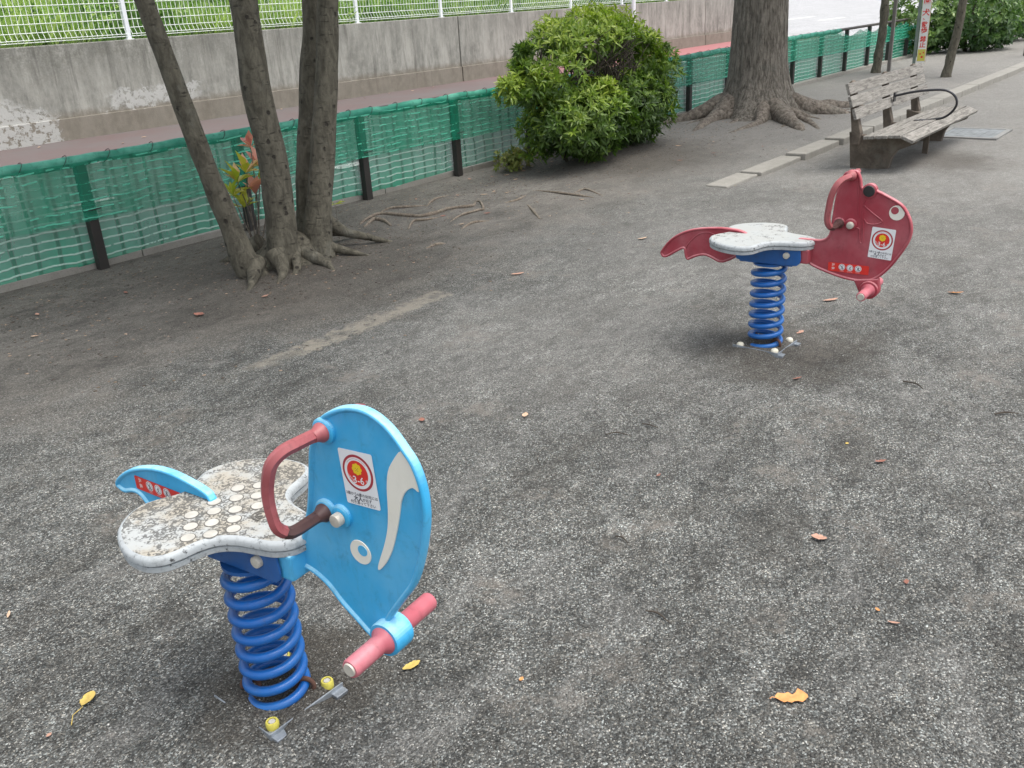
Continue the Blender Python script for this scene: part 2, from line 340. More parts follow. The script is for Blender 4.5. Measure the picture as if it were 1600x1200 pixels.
# ------------------------------------------------------------------ mesh builder
class MB:
    def __init__(s): s.v = []; s.f = []; s.mi = []; s.sm = []
    def add(s, vs, fs, mi=0, smooth=False, M=None):
        o = len(s.v)
        if M is not None: vs = [M @ Vector(v) for v in vs]
        s.v += [tuple(v) for v in vs]; s.f += [tuple(o + i for i in f) for f in fs]
        s.mi += [mi] * len(fs); s.sm += [smooth] * len(fs)
    def box(s, c, d, mi=0, bev=0.0, M=None):
        cx, cy, cz = c; a, b, e = d[0] / 2, d[1] / 2, d[2] / 2
        if bev <= 0:
            vs = [(cx + i * a, cy + j * b, cz + k * e) for i in (-1, 1) for j in (-1, 1) for k in (-1, 1)]
            fs = [(0, 1, 3, 2), (4, 6, 7, 5), (0, 4, 5, 1), (2, 3, 7, 6), (0, 2, 6, 4), (1, 5, 7, 3)]
            s.add(vs, fs, mi, False, M); return
        bm = bmesh.new(); bmesh.ops.create_cube(bm, size=1)
        for v in bm.verts: v.co = Vector((cx + v.co.x * d[0], cy + v.co.y * d[1], cz + v.co.z * d[2]))
        bmesh.ops.bevel(bm, geom=list(bm.edges), offset=bev, segments=2, affect='EDGES', profile=.6)
        s.bm(bm, mi, False, M)
    def bm(s, bm, mi=0, smooth=False, M=None):
        bm.verts.index_update()
        s.add([v.co.copy() for v in bm.verts], [[v.index for v in f.verts] for f in bm.faces], mi, smooth, M); bm.free()
    def tube(s, pts, rad, n=12, mi=0, caps=True, M=None, smooth=True, nz=0.0, nsc=3.0, twist=0.0, rot0=0.0):
        pts = [Vector(p) for p in pts]
        if not hasattr(rad, '__len__'): rad = [rad] * len(pts)
        vs = []; fs = []; up = None
        for i, p in enumerate(pts):
            d = (pts[min(i + 1, len(pts) - 1)] - pts[max(i - 1, 0)]).normalized()
            if up is None:
                up = Vector((0, 0, 1)) if abs(d.z) < .9 else Vector((1, 0, 0))
            a = up - d * up.dot(d); a.normalize(); up = a; b = d.cross(a)
            for k in range(n):
                th = 2 * PI * k / n + rot0
                r = rad[i]; q = p + (a * math.cos(th) + b * math.sin(th)) * r
                if nz: q = p + (q - p) * (1 + nz * noise.noise(q * nsc))
                vs.append(q)
        for i in range(len(pts) - 1):
            for k in range(n):
                k2 = (k + 1) % n
                fs.append((i * n + k, i * n + k2, (i + 1) * n + k2, (i + 1) * n + k))
        if caps: fs.append(tuple(range(n - 1, -1, -1))); fs.append(tuple((len(pts) - 1) * n + k for k in range(n)))
        s.add(vs, fs, mi, smooth, M)
    def lathe(s, prof, n=24, mi=0, M=None, smooth=True):
        """profile of (r, h) turned about local z"""
        vs = []; fs = []
        for r, h in prof:
            for k in range(n): vs.append((r * math.cos(2 * PI * k / n), r * math.sin(2 * PI * k / n), h))
        for i in range(len(prof) - 1):
            for k in range(n):
                k2 = (k + 1) % n; fs.append((i * n + k, i * n + k2, (i + 1) * n + k2, (i + 1) * n + k))
        fs.append(tuple(range(n - 1, -1, -1))); fs.append(tuple((len(prof) - 1) * n + k for k in range(n)))
        s.add(vs, fs, mi, smooth, M)
    def poly(s, pts, z0, z1, mi=0, M=None, bevel=0.0):
        """extruded polygon (x, y) between z0 and z1, with a small chamfer"""
        pts = ccw(pts); n = len(pts); rings = []
        if bevel: rings = [(offset(pts, bevel), z0), (pts, z0 + bevel), (pts, z1 - bevel), (offset(pts, bevel), z1)]
        else: rings = [(pts, z0), (pts, z1)]
        vs = [(x, y, z) for r, z in rings for x, y in r]; fs = []
        for i in range(len(rings) - 1):
            for k in range(n):
                k2 = (k + 1) % n; fs.append((i * n + k, i * n + k2, (i + 1) * n + k2, (i + 1) * n + k))
        L = len(rings) - 1
        fs.append(tuple(range(n - 1, -1, -1))); fs.append(tuple(L * n + k for k in range(n)))
        s.add(vs, fs, mi, False, M)
    def build(s, name, mats, parent=None, loc=(0, 0, 0), rz=0, rnd=None, autosmooth=None):
        me = bpy.data.meshes.new(name); me.from_pydata(s.v, [], s.f)
        if not isinstance(mats, (list, tuple)): mats = [mats]
        for m in mats: me.materials.append(MT[m] if isinstance(m, str) else m)
        me.polygons.foreach_set('material_index', s.mi); me.polygons.foreach_set('use_smooth', s.sm)
        if rnd is not None:
            at = me.attributes.new('rnd', 'FLOAT', 'FACE'); at.data.foreach_set('value', rnd)
        me.validate(); me.update()
        if autosmooth is None and any(s.sm) and len(s.v) < 6000: autosmooth = 48
        if autosmooth: me.set_sharp_from_angle(angle=R(autosmooth))
        o = bpy.data.objects.new(name, me); COL.objects.link(o); o.location = loc; o.rotation_euler = (0, 0, rz)
        if parent: o.parent = parent
        return o

def ccw(p):
    a = sum(p[i][0] * p[(i + 1) % len(p)][1] - p[(i + 1) % len(p)][0] * p[i][1] for i in range(len(p)))
    return list(p) if a > 0 else list(p)[::-1]
def offset(p, d):
    """inward offset of a ccw polygon"""
    n = len(p); out = []
    for i in range(n):
        a, b, c = p[i - 1], p[i], p[(i + 1) % n]
        e1 = Vector((b[0] - a[0], b[1] - a[1])).normalized(); e2 = Vector((c[0] - b[0], c[1] - b[1])).normalized()
        nn = Vector((-e1.y - e2.y, e1.x + e2.x))
        if nn.length < 1e-6: nn = Vector((-e1.y, e1.x))
        nn.normalize(); k = max(.5, nn.dot(Vector((-e1.y, e1.x))))
        out.append((b[0] + nn.x * d / k, b[1] + nn.y * d / k))
    return out
def smooth_closed(p, sub=5):
    n = len(p); out = []
    for i in range(n):
        p0, p1, p2, p3 = [Vector(p[(i + j) % n]) for j in (-1, 0, 1, 2)]
        for k in range(sub):
            t = k / sub
            q = .5 * (2 * p1 + (p2 - p0) * t + (2 * p0 - 5 * p1 + 4 * p2 - p3) * t * t + (3 * p1 - p0 - 3 * p2 + p3) * t ** 3)
            out.append(tuple(q))
    return out
def smooth_open(p, sub=5):
    p = [Vector(q) for q in p]; q = [2 * p[0] - p[1]] + p + [2 * p[-1] - p[-2]]; out = []
    for i in range(1, len(q) - 2):
        for k in range(sub):
            t = k / sub; p0, p1, p2, p3 = q[i - 1:i + 3]
            out.append(.5 * (2 * p1 + (p2 - p0) * t + (2 * p0 - 5 * p1 + 4 * p2 - p3) * t * t + (3 * p1 - p0 - 3 * p2 + p3) * t ** 3))
    out.append(p[-1]); return out
def lerp_list(v, n):
    return list(np.interp(np.linspace(0, 1, n), np.linspace(0, 1, len(v)), v))

def tag(o, label=None, cat=None, group=None, kind=None):
    if label: o['label'] = label
    if cat: o['category'] = cat
    if group: o['group'] = group
    if kind: o['kind'] = kind
    return o
def thing(name, label, cat, loc=(0, 0, 0), rz=0, group=None):
    o = bpy.data.objects.new(name, None); COL.objects.link(o); o.location = loc; o.rotation_euler = (0, 0, rz); o.empty_display_size = .1
    return tag(o, label, cat, group)

# ------------------------------------------------------------------ leaves (vectorised)
def leaf_mesh(pos, dirs, ups, length, width, rnd, fold=.25, tip=.0):
    """each leaf: base, left, right, tip with a sunk midrib -> 4 triangles"""
    pos, dirs, ups = map(lambda a: np.asarray(a, float), (pos, dirs, ups)); n = len(pos)
    length = np.broadcast_to(length, n)[:, None]; width = np.broadcast_to(width, n)[:, None]
    d = dirs / (np.linalg.norm(dirs, axis=1, keepdims=True) + 1e-9)
    s = np.cross(d, ups); s /= (np.linalg.norm(s, axis=1, keepdims=True) + 1e-9); u = np.cross(s, d)
    b = pos; m = pos + d * length * .5; t = pos + d * length - u * length * .10
    l = pos + d * length * .52 - s * width * .5 + u * width * fold; r = pos + d * length * .52 + s * width * .5 + u * width * fold
    V = np.stack([b, l, r, t, m], 1).reshape(-1, 3)
    o = (np.arange(n) * 5)[:, None]
    F = np.concatenate([o + np.array([[0, 2, 4]]), o + np.array([[0, 4, 1]]), o + np.array([[4, 2, 3]]), o + np.array([[4, 3, 1]])], 1).reshape(-1, 3)
    return V, F, np.repeat(rnd, 4)
def build_leaves(name, V, F, rnd, mat, parent=None):
    me = bpy.data.meshes.new(name); me.vertices.add(len(V)); me.vertices.foreach_set('co', V.ravel())
    me.loops.add(F.size); me.loops.foreach_set('vertex_index', F.ravel().astype(np.int32))
    me.polygons.add(len(F)); me.polygons.foreach_set('loop_start', np.arange(0, F.size, 3, dtype=np.int32)); me.polygons.foreach_set('loop_total', np.full(len(F), 3, np.int32))
    me.materials.append(MT[mat]); at = me.attributes.new('rnd', 'FLOAT', 'FACE'); at.data.foreach_set('value', rnd.astype(np.float32))
    me.update(calc_edges=True); me.validate()
    o = bpy.data.objects.new(name, me); COL.objects.link(o)
    if parent: o.parent = parent
    return o
def rosettes(centres, normals, k, length, width, rnd_c, spread=.75, jit=.35):
    """k leaves radiating from every shoot tip around its normal"""
    n = len(centres); c = np.repeat(centres, k, 0); nn = np.repeat(normals, k, 0); nn = nn / (np.linalg.norm(nn, axis=1, keepdims=True) + 1e-9)
    a = np.cross(nn, rng.normal(size=(n * k, 3))); a /= (np.linalg.norm(a, axis=1, keepdims=True) + 1e-9)
    sp = spread + rng.uniform(-jit, jit, (n * k, 1)); d = nn * (1 - sp) + a * sp
    L = length * rng.uniform(.6, 1.2, n * k); rc = np.clip(np.repeat(rnd_c, k) + rng.normal(0, .10, n * k), 0, 1)
    return leaf_mesh(c, d, nn, L, L * width / length, rc)
def shell_points(n, c, r, inner=.0):
    d = rng.normal(size=(n, 3)); d /= np.linalg.norm(d, axis=1, keepdims=True)
    k = (1 - inner * rng.random(n) ** 1.6)[:, None]
    return np.array(c) + d * np.array(r) * k, d

# ------------------------------------------------------------------ ground
def hgt(x, y):
    v = noise.noise(Vector((x * .55, y * .55, 3.1))) * .018 + noise.noise(Vector((x * 2.6, y * 2.6, 7.7))) * .010 + noise.noise(Vector((x * 9, y * 9, 1.7))) * .0025
    k = 1.0
    if y > 5.75: k = max(0, (6.0 - y) / .25)
    v = v * k - .010
    def g(cx, cy, a, s, s2=None): return a * math.exp(-(((x - cx) / s) ** 2 + ((y - cy) / (s2 or s)) ** 2))
    if y < 6.0:
        v += g(3.55, 4.75, .055, .55) + g(7.9, 5.1, .07, 1.0, .45) + g(10.95, 4.9, .06, 1.2, .8) + g(8.4, 2.2, .03, .4, .25) + g(9.3, 2.45, .03, .5, .3)
    if 3.45 < y < 6.0 and x > 6.5: v += .035 * min(1, (x - 6.5) / 3) * min(1, (y - 3.45) / .2) * min(1, (6.0 - y) / .25)
    for cx, cy in ((.935, 1.575), (3.69, 1.56)):
        v += .026 * math.exp(-(math.hypot(x - cx, y - cy) / .23) ** 4) - g(cx - .100, cy - .116, .022, .034) - g(cx + .075, cy - .125, .024, .060, .024)
    if y > 6.0: v = min(v, -.004) if y < 60 else v
    return v
def grid_sheet(name, xs, ys, mat, zf, kind='structure'):
    nx, ny = len(xs), len(ys)
    vs = [(x, y, zf(x, y)) for y in ys for x in xs]
    fs = [(j * nx + i, j * nx + i + 1, (j + 1) * nx + i + 1, (j + 1) * nx + i) for j in range(ny - 1) for i in range(nx - 1)]
    b = MB(); b.add(vs, fs, 0, True); o = b.build(name, mat); tag(o, kind=kind); return o
xs = list(np.concatenate([[-400, -120, -40, -15, -6, -3, -1.5], np.arange(-.5, 4.5, .02), np.arange(4.5, 13, .05), np.arange(13, 30, .4), [32, 40, 60, 100, 200, 500]]))
ys = list(np.concatenate([[-400, -120, -40, -15, -6, -3, -1.5], np.arange(-.5, 3, .02), np.arange(3, 6.05, .05), [6.2, 8, 11, 14, 20, 40, 100, 200, 500]]))
grid_sheet('ground', xs, ys, 'ground', hgt)
def sheet(name, x0, x1, y0, y1, z, mat, nx=1, ny=1):
    b = MB(); X = np.linspace(x0, x1, nx + 1); Y = np.linspace(y0, y1, ny + 1)
    b.add([(x, y, z) for y in Y for x in X], [(j * (nx + 1) + i, j * (nx + 1) + i + 1, (j + 1) * (nx + 1) + i + 1, (j + 1) * (nx + 1) + i) for j in range(ny) for i in range(nx)])
    return tag(b.build(name, mat), kind='structure')
sheet('road', -60, 30, 6.12, 11.1, .004, 'asphalt')
sheet('crossing_road', 30, 160, 6.9, 90, .006, 'palepave')
sheet('sidewalk', -60, 29.9, 11.1, 13.72, .012, 'red')
b = MB()
b.box((6.5, 7.5, .010), (.42, .22, .003)); b.box((4.0, 8.4, .010), (.6, .10, .003)); b.box((-15, 10.95, .010), (89, .12, .003))
b.add([(44, 16.6, .0115), (47, 16.6, .0115), (47, 16.95, .0115), (44, 16.95, .0115)], [(0, 1, 2, 3)])
b.add([(46, 19.3, .0115), (50, 19.3, .0115), (50, 19.7, .0115), (46, 19.7, .0115)], [(0, 1, 2, 3)])
tag(b.build('road_markings', 'line'), kind='structure')
# low edging strip under the netted fence
b = MB()
for i in range(24):
    b.box((-3.4 + i * 1.2, 6.07, .005), (1.192, .10, .07), bev=.006)
tag(b.build('fence_edging', 'kerb'), kind='structure')
# kerb blocks
b = MB(); kx = 6.93; lens = [.66, .9, .9, .9, .9, .9]
for i in range(20):
    L = .9 if i else .62
    zt = .006 + .062 * min(1, max(0, (kx - 6.9) / 2.6)); y0 = 3.435 - .11 * min(1, max(0, (kx - 6.9) / 2.6))
    zt += random.uniform(-.002, .002)
    b.box((kx + L / 2, y0, zt - .09), (L - .012, .20, .18), bev=.012); kx += L
tag(b.build('kerb', 'kerb'), kind='structure')

# ------------------------------------------------------------------ retaining wall with the white mesh fence and the planted bank
WY = 13.70
wall = thing('retaining_wall', 'long stained grey concrete retaining wall behind the road, with the white mesh fence on top', 'wall', (0, WY, 0))
x = -7.13
while x < 29:
    b = MB(); b.box((x + 2.8, .13, .665), (5.60, .24, 1.33), bev=.012); b.build('wall_panel', 'wall', wall)
    b = MB(); b.box((x + 2.8, -.004, .16), (5.60, .03, .32), bev=.008); b.build('footing', 'wall', wall)
    x += 5.63
b = MB(); b.box((x - .02 + .1, 2.0, .665), (.22, 4.0, 1.33), bev=.012); b.build('wall_return', 'wall', wall)
WEND = x
fence = thing('mesh_fence', 'white welded mesh fence with white posts standing on the concrete wall', 'fence', (0, 13.86, 1.33))
def mesh_panel():
    b = MB(); L = 2.37
    k = .04
    while k < L - .03:
        b.tube([(k, -.02, .045), (k, -.055, .075), (k, -.0, .17), (k, 0, 1.25)], .0046, 4, caps=False)
        k += .0785
    for z in (.045,): b.tube([(.03, -.02, z), (L - .03, -.02, z)], .006, 5)
    b.tube([(.03, -.058, .078), (L - .03, -.058, .078)], .005, 5)
    for z in np.arange(.17, 1.26, .118): b.tube([(.03, -.004, z), (L - .03, -.004, z)], .0056, 5)
    return b.build('mesh_panel', 'whitewire', fence)
mp = mesh_panel(); px0 = 7.91
b = MB(); b.box((0, 0, .62), (.062, .05, 1.28), bev=.004); b.box((0, 0, -.0), (.12, .09, .02), bev=.003); wp = b.build('post', 'whitepost', fence)
k0 = 0
for i in range(-5, 10):
    xx = px0 + 2.37 * i
    if i == -5: p, q = mp, wp
    else:
        p = mp.copy(); COL.objects.link(p); p.parent = fence
        q = wp.copy(); COL.objects.link(q); q.parent = fence
    p.location = (xx, 0, 0); q.location = (xx, 0, 0)
bank = grid_sheet('planted_bank', list(np.arange(-14, 29.5, 1)), [13.98, 14.5, 15.5, 17, 20, 26], 'bank', lambda x, y: 1.24 + min(1.4, max(0, (y - 14)) * .22) + .08 * noise.noise(Vector((x, y, 0))))
# bank plants: long grass and weeds, nobody could count them
n = 16000
px = rng.uniform(-3, 29, n); py = 14.05 + rng.random(n) ** 1.5 * 4.0
clump = np.array([noise.noise(Vector((a * .8, c * .8, 5.5))) for a, c in zip(px, py)])
hh = np.clip(.22 + .35 * clump + rng.uniform(0, .35, n), .08, .8)
pz = 1.24 + np.clip(py - 14, 0, 9) * .22
lean = rng.normal(0, .45, (n, 2)); d = np.stack([lean[:, 0], lean[:, 1] - .15, np.ones(n)], 1)
V, F, rn = leaf_mesh(np.stack([px, py, pz], 1), d, rng.normal(size=(n, 3)), hh, .022 + .03 * rng.random(n), np.clip(.5 + clump * .9 + rng.normal(0, .22, n), 0, 1))
c2 = np.stack([rng.uniform(-3, 29, 2600), 14.1 + rng.random(2600) * 2.2, 1.3 + rng.random(2600) * .55], 1)
V2, F2, rn2 = rosettes(c2, rng.normal(size=(2600, 3)) + np.array([0, -.4, .8]), 5, .10, .055, np.clip(rng.normal(.35, .22, 2600), 0, 1))
tag(build_leaves('bank_vegetation', np.concatenate([V, V2]), np.concatenate([F, F2 + len(V)]), np.concatenate([rn, rn2]), 'grass'), kind='stuff', label='bright green long grass and weeds behind the white mesh fence', cat='grass')
# lamp column on the pavement
t = thing('lamp_post', 'white steel lamp column on the red pavement beside the concrete wall', 'lamp post', (21.65, 13.2, 0))
b = MB(); b.lathe([(.052, .72), (.050, 4.8)], 20); b.build('column', 'whitepost', t)
b = MB(); b.lathe([(.075, 0), (.075, .66), (.055, .74)], 20); b.lathe([(.12, 0), (.12, .02)], 20); b.build('base_sleeve', 'whitepost', t)
b = MB(); b.tube([(0, 0, 4.78), (0, -.2, 5.0), (0, -.9, 5.1)], .035, 10); b.box((0, -1.15, 5.1), (.22, .6, .1), bev=.03); b.build('lamp_head', 'whitepost', t)

# ------------------------------------------------------------------ green netted fence
FY = 5.97
nf = thing('netted_fence', 'low dark fence wrapped in green plastic netting along the road', 'fence', (0, FY, 0))
fposts = [-1.96, -.75, .46, 1.66, 2.87, 4.10, 5.34, 6.54, 7.70, 8.9, 10.07, 11.26, 12.45, 13.66, 14.86, 16.06, 17.25, 18.45, 19.65, 20.85, 22.05]
def fy(x): return .10 * max(0, min(1, (x - 9) / 6))
def fz(x): return .74 + .03 * max(0, min(1, (x - 8) / 6))
for x in fposts:
    b = MB(); b.box((x, fy(x), fz(x) / 2 - .04), (.068, .06, fz(x) + .06), bev=.006)
    for z in np.arange(.36, .72, .07): b.box((x, fy(x) - .0, z), (.072, .064, .003), 1)
    b.build('post', ['post', 'roll'], nf)
b = MB(); X = np.arange(-3, 22.6, .2); b.tube([(x, fy(x), fz(x) - .012) for x in X], .024, 10); b.build('top_rail', 'rail', nf)
# netting rolled over the rail: sags between ties, bare near the far end
def roll(x0, x1):
    b = MB(); X = np.arange(x0, x1, .04); P = []; RR = []
    for x in X:
        P.append((x, fy(x) - .004, fz(x) - .016 - .010 * abs(math.sin(x * 5.2)) + .004 * noise.noise(Vector((x * 6, 0, 0)))))
        RR.append(.034 + .006 * noise.noise(Vector((x * 3.1, 1, 0))) + .004 * abs(math.sin(x * 5.2)))
    b.tube(P, RR, 12, nz=.10, nsc=22)
    return b.build('rolled_net_edge', 'roll', nf)
roll(-3, 1.98); roll(2.02, 5.02); roll(5.04, 16.9)
for x in np.arange(1.6, 16.8, .30):
    b = MB(); xx = x + random.uniform(-.05, .05); b.tube([(xx + .03 * math.cos(a), fy(xx) - .004 + .0405 * math.sin(a) , fz(xx) - .018 + .0405 * math.cos(a)) for a in np.linspace(0, 2 * PI, 13)], .0025, 4); b.build('cable_tie', 'dark', nf)
for x in fposts: b = MB(); b.tube([(x - .04, fy(x) - .06, .40), (x + .05, fy(x) - .065, .405)], .004, 5); b.build('cable_tie', 'dark', nf)
def netsheet(name, x0, x1, zt, zb, dy, mat, amp=.014, sag=0):
    b = MB(); X = np.arange(x0, x1 + .01, .05); Z = np.linspace(0, 1, 12); nx = len(X)
    vs = []
    for w_ in Z:
        for x in X:
            top = zt(x); bot = zb(x); z = top + (bot - top) * w_
            yy = fy(x) + dy + amp * noise.noise(Vector((x * 2.3, z * 3.5, dy * 40))) * 1.6 * (w_ * (1 - w_) * 4 * .6 + .4)
            vs.append((x, yy, z))
    fs = [(j * nx + i, j * nx + i + 1, (j + 1) * nx + i + 1, (j + 1) * nx + i) for j in range(11) for i in range(nx - 1)]
    b.add(vs, fs, 0, True); return b.build(name, mat, nf)
def topz(x):
    if x < 16.9: return fz(x) - .03
    k = (x - 16.9) % 1.2 / 1.2
    return fz(x) - .06 - .09 * math.sin(k * PI) 
netsheet('net', -3, 22.6, topz, lambda x: .035 + .012 * math.sin(x * 2.1), .052, 'net', .012)
netsheet('net_fold', -3, 22.6, lambda x: topz(x) + .003, lambda x: .345 + .012 * math.sin(x * 1.3 + 1) + .02 * noise.noise(Vector((x * .8, 2, 2))) + .05 * min(1, max(0, (x - 8) / 4)), -.050, 'net2', .010)
b = MB(); X = np.arange(9.5, 22.6, .1)
b.tube([(x, fy(x) - .056, .40 + .012 * math.sin(x * 1.3 + 1)) for x in X], .007, 5, nz=.3, nsc=30); b.build('net_hem', 'roll', nf)

# ------------------------------------------------------------------ spring riders
def panel_core(outline, T=.022, rim=.008, depth=.006, edge=.0045):
    """flat moulded panel in the (forward, up) plane with a raised rounded lip on both faces"""
    p = ccw(outline); n = len(p)
    rings = [(offset(p, rim + .004), -T / 2 + depth), (offset(p, rim), -T / 2 + .001), (offset(p, edge * 1.3), -T / 2), (offset(p, edge * .35), -T / 2 + edge * .35), (p, -T / 2 + edge * 1.2),
             (p, T / 2 - edge * 1.2), (offset(p, edge * .35), T / 2 - edge * .35), (offset(p, edge * 1.3), T / 2), (offset(p, rim), T / 2 - .001), (offset(p, rim + .004), T / 2 - depth)]
    b = MB()
    vs = [(u, l, z) for r_, l in rings for u, z in r_]; fs = []
    for i in range(len(rings) - 1):
        for k in range(n):
            k2 = (k + 1) % n; fs.append((i * n + k, (i + 1) * n + k, (i + 1) * n + k2, i * n + k2))
    b.add(vs, fs, 0, True)
    o = 0
    # triangulated faces
    from mathutils.geometry import tessellate_polygon
    for idx, flip in ((0, False), (len(rings) - 1, True)):
        poly = [Vector((u, z, 0)) for u, z in rings[idx][0]]
        tr = tessellate_polygon([poly])
        b.add([(u, rings[idx][1], z) for u, z in rings[idx][0]], [t_ if flip else t_[::-1] for t_ in tr], 0, False)
    return b
SIDE = Matrix(((1, 0, 0, 0), (0, 0, -1, 0), (0, 1, 0, 0), (0, 0, 0, 1)))     # art plane (x, y, out) -> (forward, up) facing the rider's right side
def side_m(u, z, l, rot=0.0, s=1.0):
    return Matrix.Translation((u, -l, z)) @ SIDE @ Matrix.Rotation(rot, 4, 'Z') @ Matrix.Scale(s, 4)
_txt = {}
def text_mesh(body, size, bold=0.0, spacing=1.0):
    key = (body, size, bold)
    if key not in _txt:
        cu = bpy.data.curves.new('t', 'FONT'); cu.body = body; cu.size = size; cu.align_x = 'CENTER'; cu.align_y = 'CENTER'; cu.offset = bold; cu.resolution_u = 2; cu.space_line = spacing
        ob = bpy.data.objects.new('t', cu); COL.objects.link(ob); dg = bpy.context.evaluated_depsgraph_get(); dg.update()
        me = bpy.data.meshes.new_from_object(ob.evaluated_get(dg)); _txt[key] = ([v.co.copy() for v in me.vertices], [tuple(p.vertices) for p in me.polygons])
        bpy.data.objects.remove(ob); bpy.data.curves.remove(cu); bpy.data.meshes.remove(me)
    return _txt[key]
def put_text(b, body, size, x, y, h, mi, M, bold=0.0, rot=0.0):
    vs, fs = text_mesh(body, size, bold)
    b.add(vs, fs, mi, False, M @ Matrix.Translation((x, y, h)) @ Matrix.Rotation(rot, 4, 'Z'))
def disc(b, x, y, r, h, mi, M, n=40, r0=0):
    if r0:
        vs = [(x + q * math.cos(2 * PI * k / n), y + q * math.sin(2 * PI * k / n), h) for q in (r0, r) for k in range(n)]
        b.add(vs, [(k, n + k, n + (k + 1) % n, (k + 1) % n) for k in range(n)][:], mi, False, M); return
    b.add([(x + r * math.cos(2 * PI * k / n), y + r * math.sin(2 * PI * k / n), h) for k in range(n)], [tuple(range(n))], mi, False, M)
def round_rect(w_, h_, r, n=5):
    p = []
    for cx, cy, a0 in ((w_ / 2 - r, h_ / 2 - r, 0), (-w_ / 2 + r, h_ / 2 - r, 90), (-w_ / 2 + r, -h_ / 2 + r, 180), (w_ / 2 - r, -h_ / 2 + r, 270)):
        for k in range(n + 1): a = R(a0 + 90 * k / n); p.append((cx + r * math.cos(a), cy + r * math.sin(a)))
    return p
SM = ['s_white', 's_dred', 's_pink', 's_red', 's_yel', 's_blk']
def age_sticker(parent, u, z, l, rot, w_, h_):
    b = MB(); M = side_m(u, z, l, rot); b.poly(round_rect(w_, h_, .004), 0, .0006, 0, M)
    s = w_ / .086; cy = .013 * s; e = .00035
    disc(b, 0, cy, .0385 * s, .0006 + e, 1, M); disc(b, 0, cy, .0335 * s, .0006 + 2 * e, 2, M); disc(b, 0, cy, .0328 * s, .0006 + 2.5 * e, 0, M)
    disc(b, 0, cy, .0265 * s, .0006 + 3 * e, 3, M)
    for k in range(8): disc(b, .0085 * s * math.cos(k * PI / 4), cy + .0085 * s + .0085 * s * math.sin(k * PI / 4), .0042 * s, .0006 + 3.6 * e + k * .00002, 4, M, 14)
    disc(b, 0, cy + .0085 * s, .009 * s, .0006 + 4.3 * e, 4, M, 24)
    for dx, dy in ((-.003, .002), (.003, .002), (0, -.0005), (-.0025, -.003), (.0025, -.003)): disc(b, dx * s, cy + .0085 * s + dy * s, .0009 * s, .0006 + 5 * e, 5, M, 8)
    put_text(b, '3-6', .0220 * s, 0, cy - .0155 * s, .0006 + 5 * e, 0, M, .0002)
    put_text(b, '歳', .006 * s, .0212 * s, cy - .0135 * s, .0006 + 5 * e, 0, M)
    put_text(b, '対象年齢', .0052 * s, -.019 * s, cy - .012 * s, .0006 + 5 * e, 0, M, rot=R(-40))
    for k in range(26):
        a = R(40 + 100 * k / 25); disc(b, .0302 * s * math.cos(a), cy + .0302 * s * math.sin(a), .0007 * s, .0006 + 4 * e, 1, M, 6)
    put_text(b, '3歳から6歳の幼児には', .0082 * s, 0, -.0355 * s, .0006 + e, 5, M, .0001)
    put_text(b, '大人', .0115 * s, -.011 * s, -.0445 * s, .0006 + e, 5, M, .0004); put_text(b, 'が必ず', .0082 * s, .012 * s, -.0447 * s, .0006 + e, 5, M, .0001)
    put_text(b, '付き添って下さい', .0082 * s, 0, -.0535 * s, .0006 + e, 5, M, .0001)
    return b.build('age_sticker', SM, parent)
def ban_sticker(parent, u, z, l, rot, w_, h_):
    b = MB(); M = side_m(u, z, l, rot); b.poly(round_rect(w_, h_, .004), 0, .0006, 3, M); e = .00035; s = h_ / .038
    put_text(b, '注', .0135 * s, -w_ / 2 + .022 * s, .0085 * s, .0006 + e, 2, M, .0005); put_text(b, '意', .0135 * s, -w_ / 2 + .022 * s, -.0075 * s, .0006 + e, 2, M, .0005)
    for i in range(3):
        x0 = -w_ / 2 + (.058 + .0335 * i) * s; disc(b, x0, .003 * s, .0135 * s, .0006 + e, 0, M, 28)
        disc(b, x0, .003 * s, .0115 * s, .0006 + 2 * e, 1, M, 28, r0=.0103 * s)
        # little figure and a bar across it
        disc(b, x0 + .001 * s, .0075 * s, .0018 * s, .0006 + 2 * e, 5, M, 10)
        for (xa, ya, xb, yb) in ((0, .005, .0005, 0), (.0005, 0, -.004, -.006), (.0005, 0, .0045, -.0055), (0, .004, .005, .002 + .002 * i), (0, .004, -.005, .004 - .003 * i)):
            d = Vector((xb - xa, yb - ya)).normalized(); nn = Vector((-d.y, d.x)) * .0008
            b.add([((x0 + (xa + sx * nn.x) * s), (ya + sy * nn.y + 0) * s, .0006 + 2.2 * e) for xa, ya, sx, sy in ((xa, ya, 1, 1), (xb, yb, 1, 1), (xb, yb, -1, -1), (xa, ya, -1, -1))], [(3, 2, 1, 0)], 5, False, M)
        if i != 1: b.add([(x0 - .0085 * s, .0105 * s, .0006 + 3 * e), (x0 - .0075 * s, .0115 * s, .0006 + 3 * e), (x0 + .0085 * s, -.0045 * s, .0006 + 3 * e), (x0 + .0075 * s, -.0055 * s, .0006 + 3 * e)], [(0, 3, 2, 1)], 5, False, M)
        put_text(b, ('とびおり', 'ふたりのり', 'たちのり')[i], .0045 * s, x0, -.0145 * s, .0006 + e, 0, M)
    return b.build('prohibition_sticker', SM, parent)

